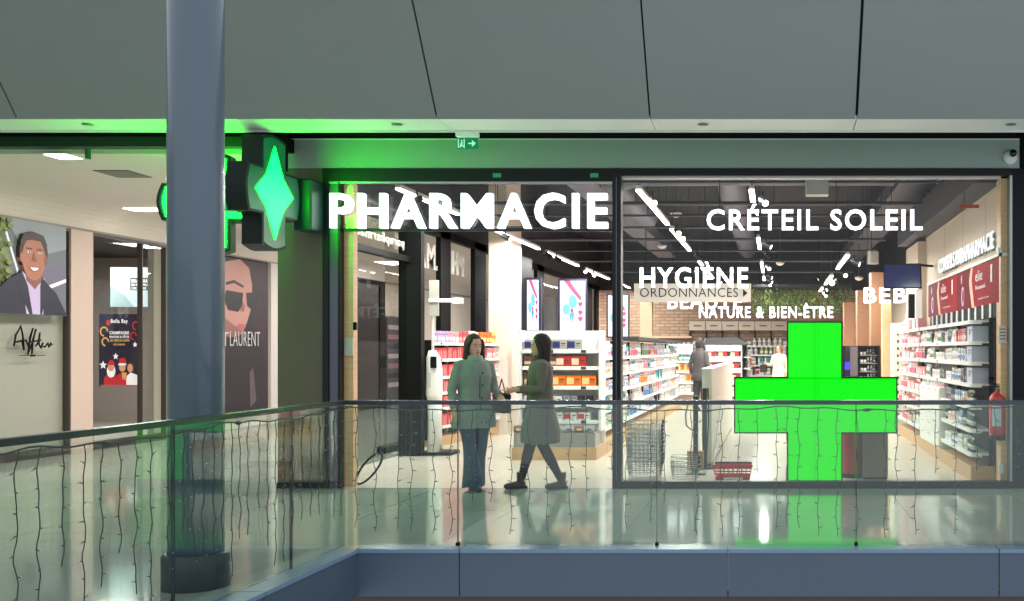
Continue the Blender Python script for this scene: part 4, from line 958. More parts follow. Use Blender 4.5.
o = MB(); pa = at(960, 206, 86); pb = at(979, 206, 86); o.box(pa[0], pb[0], pa[1], pa[1] + .02, wz(208, 86), wz(204.5, 86), mat('red tag', (190, 50, 30), .5)); o.tube([(pa[0] + .05, pa[1] + .01, wz(204.5, 86)), (pa[0] + .05, pa[1] + .01, 4.7)], .004, M_black, 4); tag(o.build('hanging_tag'), 'thin red strip hanging by the right wall above the raised letters', 'sign')
# television
s = 66.0; t = thing('television', 'dark blue wall television tilted down beside the right wall pilaster', 'television', at(904, 275, s))
x0, x1 = wx(885, s), wx(919, s)
b = MB(); pv = [(x0, wz(268, s) + .02), (x1, wz(264, s)), (x1 + .02, wz(289, s)), (x0 + .03, wz(286, s))]
b = MB(at(902, 276, s), (math.cos(-.25), math.sin(-.25), 0), (-math.sin(-.25) , math.cos(-.25), .0), (0, .2, 1)); b.box(-.28, .29, 0, .05, -.19, .19, M_black); b.build('housing', t)
b = MB(at(902, 276, s), (math.cos(-.25), math.sin(-.25), 0), (-math.sin(-.25), math.cos(-.25), .0), (0, .2, 1)); b.box(-.265, .275, -.004, -.0005, -.175, .175, mat('blue screen', (40, 46, 86), .2, emit=.25, emit_rgb=(50, 58, 110), noise=.3, nscale=3)); b.build('screen', t)
b = MB(); p = at(905, 270, s); b.tube([(p[0], p[1] + .06, p[2]), (p[0] + .1, p[1] + .2, p[2] + .1), (SX - .02, p[1] + .5, p[2] + .1)], .02, M_black); b.build('bracket', t)
# oak pillars at the right rear
for (px0, px1, py, s, lab) in ((871, 886, 272, 52, 'nearest of the slim tan wooden pillars, under the television'), (857, 870, 290, 44, 'middle one of the tan wooden pillars behind the letters BÉBÉ'), (844, 855, 302, 38, 'furthest of the tan wooden pillars beside the hanging greenery')):
    o = MB(); o.bbox(wx(px0, s), wx(px1, s), dd(s), dd(s) + .4, 0, wz(py, s), M_tan, .008); tag(o.build('wooden_pillar'), lab, 'pillar')
s = 53; o = MB(); o.bbox(wx(881, s), wx(890, s), dd(s) - .25, dd(s) - .02, 0, wz(300, s), M_oak, .005); tag(o.build('oak_upright'), 'light oak upright in front of the nearest tan pillar', 'upright')
# makeup display beyond the green cross
t = thing('makeup_display', 'black cosmetics display with small bottles right of the green cross', 'display', (1.4, 19.6, 0))
s = 53; X0, X1, Y = wx(843, s), wx(880, s), dd(s)
MB().box(X0, X1, Y, Y + .5, 0, .9, M_black).build('base', t); MB().box(X0, X1, Y + .45, Y + .5, .9, 1.55, M_dark).build('back_panel', t)
for a in (X0, X0 + .28, X1 - .04): MB().box(a, a + .04, Y + .05, Y + .449, .9, 1.55, M_black).build('upright', t)
MB().box(X0 + .28, X1, Y + .05, Y + .449, 1.5, 1.55, M_black).build('canopy', t)
for z in (1.06, 1.22, 1.37): MB().box(X0 + .32, X1 - .04, Y + .1, Y + .449, z - .012, z, M_chrome).build('shelf', t)
MB().box(X0 + .04, X0 + .13, Y + .04, Y + .05, 1.1, 1.24, ink('blue screen light', (40, 40, 240), 1.2)).build('screen', t)
MB().box(X0 + .14, X0 + .28, Y + .03, Y + .05, .98, 1.53, mat('mauve drape', (92, 80, 84), .8)).build('side_cloth', t)
for k, z in enumerate((.9, 1.06, 1.22, 1.37)):
    fill((X0 + .31, Y + .1, 0), UX, VY_, 0, X1 - X0 - .35, z, [('jar', 'plain white', 2), ('bottle', 'silver grey', 2), ('bottle', 'black', 1), ('bottle', 'lilac', 2)], f'{["lowest", "second", "third", "top"][k]} shelf of the black cosmetics display', sc=.8, hmax=.11, gap=.008)

# lit screens between the left wall posts
sc_w = mat('lit white screen', (90, 94, 110), .5, emit=.95, emit_rgb=(240, 244, 255)); sc_p = mat('lit pink print', (80, 30, 50), .5, emit=.85, emit_rgb=(250, 80, 140)); sc_c = mat('lit cyan print', (50, 80, 84), .5, emit=.85, emit_rgb=(120, 226, 238)); sc_b = ink('lit blue figure', (50, 120, 190), .8)
for (pxa, pxb, s, lab) in ((527, 539, 50.5, 'lit white advertising screen with pink arm, nearest the cream columns'), (560, 585.5, 43.6, 'lit white advertising screen with pink arm and cyan heart, fully in view'), (608, 628, 34.5, 'lit white advertising screen behind the black middle post, furthest back')):
    W = (pxb - pxa) / s; z0 = 1.86; Hh = 1.2 if s < 50 else 1.0
    wide = max(W, .5); 
    L = [([(.15, 1), (.38, 1), (.62, .82), (.82, .7), (.85, .62), (.75, .64), (.5, .78)], sc_p), (ell(.5, .6, .16, .13), sc_c), (ell(.25, .45, .14, .1), sc_c), ([(.38, .36), (.5, .44), (.56, .36), (.5, .18), (.46, .32), (.42, .18)], sc_b), (ell(.47, .43, .06, .04), sc_p)]
    for zz in (.56, .4, .28): L += [([(.7, zz), (.76, zz + .04), (.8, zz + .02), (.84, zz + .04), (.9, zz), (.8, zz - .07)], sc_p)]
    board('advertising_screen', lab, 'screen', (wx(pxa, s), dd(s), z0), (1, 0, 0), (0, 0, 1), W, Hh, sc_w, L, .08, frame=mat('navy screen bezel', (22, 24, 56), .4))

# ---------------------------------------------------------------- loose things near the window
def wirebasket(z, label, group, x, y, w=.40, d=.28, h=.2, first=[None]):
    if first[0] is None:
        t = thing('wire_basket', label, 'basket', (x, y, z), group)
        b = MB((x, y, z)); r = .0035
        for (zz, g_) in ((0, .85), (h * .35, .9), (h * .7, .95), (h, 1.0)):
            X_, Y_ = w / 2 * g_, d / 2 * g_
            b.tube([(-X_, -Y_, zz), (X_, -Y_, zz), (X_, Y_, zz), (-X_, Y_, zz), (-X_, -Y_, zz)], r if zz else r * .8, M_chromed, 5)
        for k in range(9):
            a = -w / 2 + w * k / 8
            for sg in (-1, 1): b.tube([(a * .85, sg * d / 2 * .85, 0), (a, sg * d / 2, h)], .0018, M_chromed, 4, False)
            b.tube([(a * .85, -d / 2 * .85, 0), (a * .85, d / 2 * .85, 0)], .0018, M_chromed, 4, False)
        for k in range(6):
            a = -d / 2 + d * k / 5
            for sg in (-1, 1): b.tube([(sg * w / 2 * .85, a * .85, 0), (sg * w / 2, a, h)], .0018, M_chromed, 4, False)
        b.build('wire_body', t)
        b = MB((x, y, z)); b.tube([(-w / 2, -.02, h), (-w / 2 - .015, 0, h - .02), (-w / 2, .02, h)], .006, M_black, 5); b.tube([(w / 2, -.02, h), (w / 2 + .015, 0, h - .02), (w / 2, .02, h)], .006, M_black, 5)
        b.box(w / 2 - .005, w / 2 + .02, -d / 2, -d / 2 + .03, h - .03, h + .01, M_black); b.build('hinge', t); b = MB((x, y, z)); b.tube([(-w / 2, .0, h), (-w / 2 + .02, -d / 2 - .01, h + .004), (w / 2 - .02, -d / 2 - .01, h + .004), (w / 2, .0, h)], .006, M_chromed, 6); b.build('handle', t)
        first[0] = t; return t
    c = copy_tree(first[0]); c.location = (x, y, z); c['label'] = label; c['group'] = group
    return c
M_chromed = mat('dull chrome wire', (170, 174, 176), .3, .7)
s = 87.5
steps = 11
for k in range(steps):
    o_ = {0: 'lowest', 1: 'second from the bottom', 10: 'topmost'}.get(k, f'{["", "", "third", "fourth", "fifth", "sixth", "seventh", "eighth", "ninth", "tenth"][k] if k < 10 else ""} from the bottom')
    c = wirebasket(.004 + k * .046, f'wire shopping basket, {o_} of the tall stack by the middle post', 'tall stack of wire baskets', wx(645, s) + R.uniform(-.005, .005), dd(s) + .05)
for k in range(3):
    c = wirebasket(.004 + k * .05, f'wire shopping basket, {["lowest", "middle", "topmost"][k]} of the short stack beside the red basket', 'short stack of wire baskets', wx(685, s), dd(s) + .05)
    c.scale = (.8, 1, .75)
# red basket
s = 89.5; x, y = wx(732.5, s), dd(s) + .14; t = thing('red_basket', 'red plastic shopping basket on the floor left of the green cross foot', 'basket', (x, y, 0))
M_redp = mat('red plastic', (205, 28, 34), .35); b = MB((x, y, 0))
w0, w1, d0, d1, hh = .185, .215, .12, .145, .175
def rim(z): k = z / hh; return w0 + (w1 - w0) * k, d0 + (d1 - d0) * k
b.box(-w0, w0, -d0, d0, .004, .012, M_redp)
for za, zb in ((.004, .05), (.075, .09), (.11, .12), (.14, hh)):
    for k in range(2):
        (xa, da), (xb, db) = rim(za), rim(zb); sg = -1 if k else 1
        b.add([(-xa, sg * da, za), (xa, sg * da, za), (xb, sg * db, zb), (-xb, sg * db, zb), (-xa, sg * (da - .006), za), (xa, sg * (da - .006), za), (xb, sg * (db - .006), zb), (-xb, sg * (db - .006), zb)], [(0, 1, 2, 3), (4, 7, 6, 5), (0, 4, 5, 1), (3, 2, 6, 7), (0, 3, 7, 4), (1, 5, 6, 2)], M_redp)
        b.add([(sg * xa, -da, za), (sg * xa, da, za), (sg * xb, db, zb), (sg * xb, -db, zb), (sg * (xa - .006), -da, za), (sg * (xa - .006), da, za), (sg * (xb - .006), db, zb), (sg * (xb - .006), -db, zb)], [(0, 1, 2, 3), (4, 7, 6, 5), (0, 4, 5, 1), (3, 2, 6, 7), (0, 3, 7, 4), (1, 5, 6, 2)], M_redp)
for k in range(9):
    a = -1 + k / 4
    for sg in (-1, 1): b.tube([(a * w0, sg * (d0 - .003), .01), (a * w1, sg * (d1 - .003), hh)], .005, M_redp, 5, False)
b.build('basket_body', t)
b = MB((x, y, 0)); b.box(-w1 - .01, w1 + .01, -d1 - .012, -d1 + .001, hh - .01, hh + .012, M_redp); b.box(-w1 - .01, w1 + .01, d1, d1 + .01, hh - .01, hh + .012, M_redp); b.box(-w1 - .01, -w1, -d1, d1, hh - .01, hh + .012, M_redp); b.box(w1, w1 + .01, -d1, d1, hh - .01, hh + .012, M_redp); b.build('rim', t)
b = MB((x, y, 0)); b.tube([(-.2, 0, hh + .015), (-.19, .05, hh + .02), (.19, .05, hh + .02), (.2, 0, hh + .015)], .007, M_black, 6); b.build('handle', t)
MB((x, y, 0)).box(-.1, .11, -d0 - .016, -d0 - .006, .02, .042, M_white).build('sticker', t)
# cardboard box, security gates, white counter
s = 84; t = thing('cardboard_box', 'small brown cardboard box on the floor behind the short stack of baskets', 'box', (wx(693, s), dd(s) + .3, 0))
x, y = wx(693, s), dd(s) + .35; MB().box(x - .1, x + .1, y, y + .2, 0, .23, mat('cardboard', (176, 134, 98), .8)).build('body', t); MB().box(x - .02, x + .02, y - .002, y, .0, .23, mat('parcel tape', (150, 112, 80), .4)).build('tape', t)
for (px, s, zt_, lab, loop) in ((695.5, 85, .93, 'dark green slim security gate post with hoop, nearest the tall basket stack', True), (704.5, 81, 1.0, 'dark slim security gate post against the white counter wall', False)):
    x, y = wx(px, s), dd(s); t = thing('security_gate', lab, 'gate', (x, y, 0)); mg = mat('dark green gate plastic', (34, 52, 46), .4)
    MB().bbox(x - .12, x + .12, y - .03, y + .16, 0, .02, mg, .005).build('base', t)
    MB().bbox(x - .028, x + .028, y, y + .08, .02, zt_, mg, .01).build('post', t)
    if loop: b = MB(); b.tube([(x, y + .03, .9), (x - .09, y + .03, .85), (x - .12, y + .03, .7), (x - .11, y + .03, .58), (x - .05, y + .03, .53), (x, y + .03, .53)], .01, mat('grey hoop', (150, 156, 154), .4), 6); b.build('hoop', t)
    else: b = MB(); b.tube([(x + .04, y + .03, 1.0), (x + .05, y + .03, .6), (x + .02, y + .03, .1)], .008, M_black, 6); b.build('cable', t)
t = thing('counter_wall', 'long white counter wall running back into the shop left of the green cross', 'counter', (-.8, 13.1, 0))
MC = mat('warm white counter panel', (228, 222, 210), .35)
MB().box(-.9, -.78, dd(80), 19.5, .05, 1.22, MC).build('panel', t); MB().box(-.91, -.77, dd(80) - .01, 19.51, 1.22, 1.24, M_white).build('top_edge', t); MB().box(-.88, -.785, dd(80) + .02, 19.48, 0, .05, mat('grey skirting', (150, 146, 138), .5)).build('plinth', t)
b = MB(); b.tube([(-.76, dd(80) + .05, .06), (-.768, 15.4, .7)], .012, mat('steel strut', (170, 166, 158), .3, .7), 6); b.build('strut', t)
# red bin and taupe block
s = 86.5; x, y = wx(852, s), dd(s); t = thing('red_bin', 'slim red cylindrical bin behind the right foot of the green cross', 'bin', (x, y, 0))
b = MB(); b.lathe([(.1, .03), (.118, .05), (.118, .6), (.11, .62)], mat('red enamel', (190, 22, 30), .3), (x, y, 0), 24); b.build('body', t); b = MB(); b.lathe([(.125, 0), (.125, .04), (.11, .05)], M_black, (x, y, 0), 24); b.build('base', t); b = MB(); b.lathe([(.12, .62), (.12, .65), (.05, .68)], M_black, (x, y, 0), 24); b.build('lid', t)
s = 88; t = thing('display_plinth', 'low grey beige block beside the red bin behind the shop window', 'plinth', (wx(874, s), dd(s), 0)); MB().bbox(wx(863, s), wx(888, s), dd(s), dd(s) + .3, .02, .56, mat('taupe laminate', (134, 122, 106), .5), .006).build('body', t); MB().box(wx(864, s), wx(887, s), dd(s) + .01, dd(s) + .29, 0, .02, M_black).build('foot', t)
# fire extinguisher on the oak reveal
s = 92.8; x, y = wx(999, s), D2 + .16; x = wx(999, 92.8); t = thing('fire_extinguisher', 'red fire extinguisher with white label hanging on the oak post at the right', 'extinguisher', (x, y, .5))
y = D2 + .17
b = MB(); b.lathe([(.08, .53), (.098, .55), (.1, .57), (.1, .95), (.08, .99), (.035, 1.02), (.03, 1.04)], mat('extinguisher red', (206, 26, 32), .25, coat=.5), (x, y, 0), 24); b.build('cylinder', t)
b = MB(); b.lathe([(.1, .5), (.102, .55)], M_black, (x, y, 0), 24); b.build('base_ring', t)
b = MB(); b.lathe([(.025, 1.04), (.025, 1.07)], M_chrome, (x, y, 0), 12); b.build('valve', t)
b = MB(); b.box(x - .09, x + .05, y - .015, y + .015, 1.07, 1.085, M_black); b.prism([(x - .09, 1.1), (x + .04, 1.09), (x + .04, 1.1), (x - .09, 1.115)], y - .012, y + .012, M_black); b.build('lever', t)
b = MB(); b.tube([(x + .02, y - .03, 1.055), (x + .09, y - .06, 1.0), (x + .112, y - .06, .85), (x + .1, y - .07, .62)], .012, M_black, 8); b.build('hose', t)
b = MB()
for k in range(6):
    a0, a1 = math.radians(215 + k * 10), math.radians(225 + k * 10); r = .1015
    b.add([(x + r * math.cos(a0), y + r * math.sin(a0), .65), (x + r * math.cos(a1), y + r * math.sin(a1), .65), (x + r * math.cos(a1), y + r * math.sin(a1), .87), (x + r * math.cos(a0), y + r * math.sin(a0), .87)], [(0, 1, 2, 3)], mat('extinguisher label', (214, 216, 226), .4))
b.build('label_sheet', t)
# notice on the oak post, white switch plates
s = 93.4; t = thing('safety_notice', 'small white and orange notice fixed to the oak post above the extinguisher', 'notice', at(1005, 334, s)); Y = D2 + .075
MB().box(wx(999, s), wx(1010.5, s), Y, Y + .008, wz(343, s), wz(325.5, s), mat('notice paper', (226, 216, 206), .6)).build('sheet', t)
b = MB(); b.box(wx(1006.5, s), wx(1010.3, s), Y - .002, Y, wz(342, s), wz(326, s), mat('notice orange', (222, 110, 60), .6))
for k in range(4): b.box(wx(1000, s), wx(1005.6, s), Y - .002, Y, wz(329.5 + k * 3.3, s), wz(328.6 + k * 3.3, s), M_ink)
b.build('print', t)
o = MB().bbox(wx(998.5, s), wx(1003, s), D2 + .05, D2 + .08, wz(473, s), wz(464, s), M_white, .004).build('wall_socket'); tag(o, 'small white socket low on the oak post under the extinguisher', 'socket')
s = 94; o = MB().bbox(wx(341.5, s), wx(350.5, s), D2 + .06, D2 + .088, wz(356, s), wz(337.5, s), mat('grey card reader', (196, 182, 176), .4), .004).build('card_reader'); tag(o, 'pale square control plate on the left oak post', 'switch')
o = MB().bbox(wx(351, s), wx(354, s), D2 + .05, D2 + .088, wz(330, s), wz(322, s), M_black, .003).build('door_latch'); tag(o, 'small black latch on the edge of the left oak post', 'latch')
# white health kiosk with arm
s = 72; t = thing('health_kiosk', 'white measuring kiosk with overhanging arm beside the thick black post', 'kiosk', (wx(432, s), dd(s), 0)); x, y = wx(432.5, s), dd(s) + .1; mk = mat('kiosk white', (226, 224, 220), .35)
MB().bbox(x - .2, x + .25, y - .1, y + .35, 0, .05, M_black, .01).build('base', t)
b = MB(); b.loft([(x, y, .05, .09, .12), (x, y, .5, .085, .1), (x, y, .78, .09, .1)], mk, 18, power=3); b.build('column', t)
b = MB(); b.loft([(x, y - .02, .76, .085, .09), (x, y - .02, .85, .11, .11), (x - .005, y, 1.2, .105, .1), (x - .02, y, 1.36, .09, .085), (x - .03, y, 1.46, .05, .05)], mk, 18, power=2.6); b.build('body', t)
MB().box(x - .02, x + .06, y - .135, y - .1, 1.22, 1.38, M_black).build('display', t); MB().box(x - .05, x - .02, y - .13, y - .1, .95, 1.15, mat('kiosk slot', (180, 178, 176), .4)).build('slot', t)
b = MB(); b.tube([(x - .06, y + .1, 1.3), (x - .06, y + .1, 2.3)], .02, mk, 8); b.build('mast', t)
b = MB(); b.bbox(x - .1, x + .32, y + .02, y + .14, 2.14, 2.19, mk, .01); b.bbox(x + .24, x + .36, y, y + .16, 2.12, 2.2, mk, .01); b.build('arm', t)
b = MB(); b.bbox(x - .1, x + .03, y + .05, y + .1, 1.95, 2.45, mat('leaflet card', (176, 176, 166), .5), .004); b.build('card', t)
# corridor door seen through the side glass
t = MB(); X = -9.98; y0, y1 = F * 9.98 / (774 - 352), F * 9.98 / (774 - 379)
t.box(-10.03, X, y0, y1, 0, 3.1, mat('smoked glass door', (36, 26, 22), .35, spec=.2)); t.box(X, X + .03, y0 - .1, y0, 0, 3.2, M_black); t.box(X, X + .03, y1, y1 + .35, 0, 3.2, M_black); t.box(X, X + .03, y0, y1, 3.1, 3.2, M_black)
o = t.build('door_1'); o['kind'] = 'structure'
t = thing('clothes_shop_window', 'dim far shop window with hanging goods deep in the side corridor', 'shop window', (-10, 29, 0))
y0, y1 = F * 9.98 / (774 - 387), F * 9.98 / (774 - 399)
MB().box(-10.03, -9.98, y0, y1, 0, 2.35, mat('dim shop window', (70, 62, 66), .2)).build('panel', t)
for k in range(7): z = .5 + k * .25; MB().box(-9.978, -9.97, y0 + .06, y1 - .06, z, z + .12, mat(f'hung goods {k % 3}', [(170, 160, 170), (50, 50, 62), (150, 110, 120)][k % 3], .7)).build('goods_print', t)

# dark hoop leaning by the left oak post
b = MB(); s = 92.5; c = (wx(365, s), dd(s) + .12, .2)
b.tube([(c[0] + .09 * math.cos(a) + .1 * math.sin(a), c[1] + .03 * math.sin(a), .175 + .165 * math.sin(a)) for a in [2 * math.pi * k / 28 for k in range(29)]], .012, M_black, 6)
tag(b.build('leaning_hoop'), 'thin dark hoop leaning upright on the floor beside the left oak post', 'hoop')
# ================================================================ ceiling of the shop
M_duct = mat('grey galvanised duct', (82, 83, 98), .5, .2); M_pipe = mat('dark ceiling pipe', (56, 56, 70), .5); M_tray = mat('grey cable tray', (64, 65, 80), .5)
b = MB(); b.tube([(wx(735, 70) - .0, D2 + .5, 4.35), (-.75, 19, 4.35), (-.75, 30, 4.35)], .26, M_duct, 18); tag(b.build('air_duct'), 'round grey air duct running back above the left half of the right shop window', 'duct')
b = MB(); b.tube([(-2.3, 19, 3.86), (-2.3, 15.2, 3.86), (-2.2, 14.5, 3.86), (-1.7, 14.05, 3.86), (-.2, 14.0, 3.86), (1.6, 14.0, 3.86)], .2, M_duct, 16); tag(b.build('air_duct'), 'bent grey air duct crossing the ceiling behind the right window lettering', 'duct')
k = 0
for y, z, r, mt in ((12.6, 4.2, .02, M_pipe), (13.3, 4.3, .015, M_tray), (15.2, 4.1, .03, M_tray), (16.6, 4.0, .02, M_pipe), (18.2, 3.9, .02, M_tray), (20.2, 3.85, .03, M_tray), (22.5, 3.75, .02, M_pipe), (25.0, 3.7, .03, M_tray), (28.5, 3.65, .03, M_tray)):
    z = 3.60 - r * .3; b = MB(); b.tube([(-4.95, y, z), (SX - .35, y, z)], r, mt, 8)
    for x in (-4, -2.0, 0, 1.7): b.tube([(x, y, z), (x, y, 4.75)], .006, M_pipe, 4)
    k += 1; tag(b.build('ceiling_pipe'), f'dark pipe crossing the shop ceiling, {["nearest", "second", "third", "fourth", "fifth", "sixth", "seventh", "eighth", "furthest"][k-1]} from the window', 'pipe', 'pipes crossing the shop ceiling')
for i, (x, w_, z) in enumerate(((-3.3, .5, 4.1), (1.9, .55, 4.0))):
    b = MB(); b.box(x, x + w_, D2 + .5, 30, z, z + .25, M_tray if i else M_duct); tag(b.build('rectangular_duct'), ['flat grey duct running back above the red shelves on the left', 'flat grey duct running back near the right wall'][i], 'duct')
b = MB(); b.box(SX - .3, SX + .19, D2 + .36, 18.7, 3.305, 3.7, mat('charcoal bulkhead', (60, 60, 66), .6)); tag(b.build('bulkhead'), 'dark grey bulkhead running along the top of the beige right wall', 'bulkhead')
# boxes and fittings hung from the ceiling
def fit(name, lab, cat, px, py, s, f):
    p = at(px, py, s); t = thing(name, lab, cat, p); f(t, p); return t
def dev_box(t, p):
    MB(p).bbox(-.14, .14, -.1, .1, -.12, .12, mat('ivory device', (196, 194, 186), .5), .01).build('housing', t); b = MB(p); b.tube([(0, 0, .12), (0, 0, 4.75 - p[2])], .012, M_pipe, 5); b.build('rod', t)
fit('ceiling_router', 'pale square device hung from the ceiling above the middle of the right window lettering', 'device', 817, 186, 80, dev_box)
def domef(t, p):
    b = MB(p); b.lathe([(.02, -.06), (.07, -.045), (.1, -.01), (.1, .02), (.03, .035)], M_white, (0, 0, 0), 18); b.build('dome', t); b = MB(p); b.tube([(0, 0, .03), (0, 0, 4.75 - p[2])], .01, M_pipe, 5); b.build('rod', t)
for px, py, s, lab in ((676, 214, 58, 'white round ceiling light left of the right window lettering'), (943, 182, 70, 'white round ceiling fitting near the top right of the window'), (929, 208, 62, 'small white detector hung left of the red strip'), (780, 263, 42, 'small white round fitting above the E of BIEN-ÊTRE'), (662, 246, 46, 'white round fitting above the H of HYGIÈNE'), (859, 278, 42, 'small white fitting above the letters BÉBÉ')):
    fit('ceiling_fitting', lab, 'ceiling fitting', px, py, s, domef)
# track lights: lit tube on a black rail
M_tubel = mat('white LED tube', (255, 252, 245), .4, emit=7, emit_rgb=(255, 246, 236))
def track(x, z, y0, y1, lab, grp):
    t = thing('tube_light', lab, 'ceiling light', (x, (y0 + y1) / 2, z), grp)
    b = MB(); b.bbox(x - .03, x + .03, y0, y1, z + .0, z + .05, M_white, .005); b.build('rail', t)
    MB().box(x - .032, x + .032, y0 + .01, y1 - .01, z - .02, z - .0005, M_tubel).build('tube', t)
    b = MB()
    for yy in (y0 + .2, y1 - .2): b.tube([(x, yy, z + .05), (x, yy, 4.75)], .005, M_pipe, 4)
    b.build('hanging_wire', t)
def lamp(x, y, z, L, W, P, col=(1, .965, .94)):
    l = bpy.data.lights.new('lamp', 'AREA'); l.shape = 'RECTANGLE'; l.size = W; l.size_y = L; l.energy = P; l.color = col
    o = bpy.data.objects.new('area_lamp', l); COL.objects.link(o); o.location = (x, y, z); return o
rows = [(-4.48, 3.4, [(12.5, 14.9), (16.7, 20), (20.7, 24), (25, 28.5), (29.6, 32.6)], 'left'), (-1.63, 3.4, [(12.6, 16.1), (16.7, 20.3), (22.8, 28)], 'centre left'),
        (-.27, 3.4, [(12.6, 13.6), (18, 20), (23, 26), (27.5, 29)], 'centre'), (1.27, 3.1, [(18, 21), (23, 26), (27.5, 29)], 'right')]
ow = ['nearest', 'second', 'third', 'fourth', 'furthest']
for x, z, segs, nm in rows:
    for i, (y0, y1) in enumerate(segs):
        track(x, z, y0, y1, f'white tube light in the {nm} row of the shop ceiling, {ow[i] if i < len(segs) - 1 else "furthest"} from the window', f'tube lights of the {nm} row')
        lamp(x, (y0 + y1) / 2, z - .03, y1 - y0, .12, 43 * (y1 - y0))
# spotlights clipped beside the tubes
spot0 = None
def spot(x, y, z, rz, tilt, lab):
    global spot0
    if spot0 is None:
        t = thing('track_spotlight', lab, 'spotlight', (x, y, z), 'track spotlights')
        b = MB((x, y, z)); b.tube([(0, 0, .12), (0, 0, .0)], .012, M_black, 6); b.build('bracket', t)
        b = MB((x, y, z)); b.tube([(0, .06, .03), (0, -.09, -.04)], [.035, .05], M_black, 12); b.build('can', t)
        b = MB((x, y, z)); b.tube([(0, -.0905, -.0405), (0, -.094, -.042)], .04, mat('spot lens', (255, 250, 240), .4, emit=6), 12); b.build('lens', t)
        spot0 = t
    else:
        t = copy_tree(spot0); t.location = (x, y, z); t['label'] = lab
    t.rotation_euler = (0, 0, rz); return t
i = 0
for x, z, segs, nm in rows:
    for q, (y0, y1) in enumerate(segs):
        for yy in (y0 + .3, y1 + .12):
            spot(x + .13, yy, z - .1, R.choice((-1.2, .4, 1.3, 2.5)), 0, f'small black spotlight beside the {ow[min(q, 4)]} tube of the {nm} row, {"near" if yy < y1 else "far"} end'); i += 1
p = at(832, 283, 45); b = MB(p); b.ball((0, 0, 0), .06, mat('bright lamp glass', (255, 250, 240), .4, emit=12)); tag(b.build('round_spot'), 'single bright round lamp in the right light row above BIEN-ÊTRE', 'lamp')
p = at(653, 262, 46)
# speaker
p = at(873, 257, 50); b = MB(p, (.9, .43, 0), (-.43, .9, 0)); b.bbox(-.1, .1, -.08, .1, -.14, .14, M_white, .03); b.tube([(0, .05, .1), (0, .1, 4.75 - p[2])], .012, M_pipe, 5); tag(b.build('hanging_speaker'), 'white hanging loudspeaker above the television', 'speaker')
# hanging greenery
leafm = [mat('moss green leaf', (84, 112, 48), .7), mat('dark leaf', (48, 72, 34), .7), mat('light leaf', (120, 146, 70), .7)]
b = MB(); RG = random.Random(5)
s = 36
for k in range(2600):
    x = RG.uniform(wx(752, 36), wx(852, 36)); y = RG.uniform(29.3, 30.6); z = RG.uniform(wz(311, 36), wz(287, 36)) ; L_ = RG.uniform(.05, .13); a = RG.uniform(0, 6.28); d = (math.cos(a) * .025, math.sin(a) * .025)
    dx, dy = RG.uniform(-.06, .06), RG.uniform(-.06, .06)
    b.add([(x - d[0], y - d[1], z), (x + dx * .5, y + dy * .5, z - L_ * .5 + .02), (x + dx, y + dy, z - L_), (x + d[0], y + d[1], z - .01)], [(0, 1, 2, 3)], leafm[RG.randrange(3)])
b.box(wx(752, 36), wx(852, 36), 29.2, 30.7, wz(287, 36), wz(284, 36), M_dark)
tag(b.build('hanging_foliage'), 'mass of green hanging foliage over the letters BIEN-ÊTRE', 'foliage', kind='stuff')

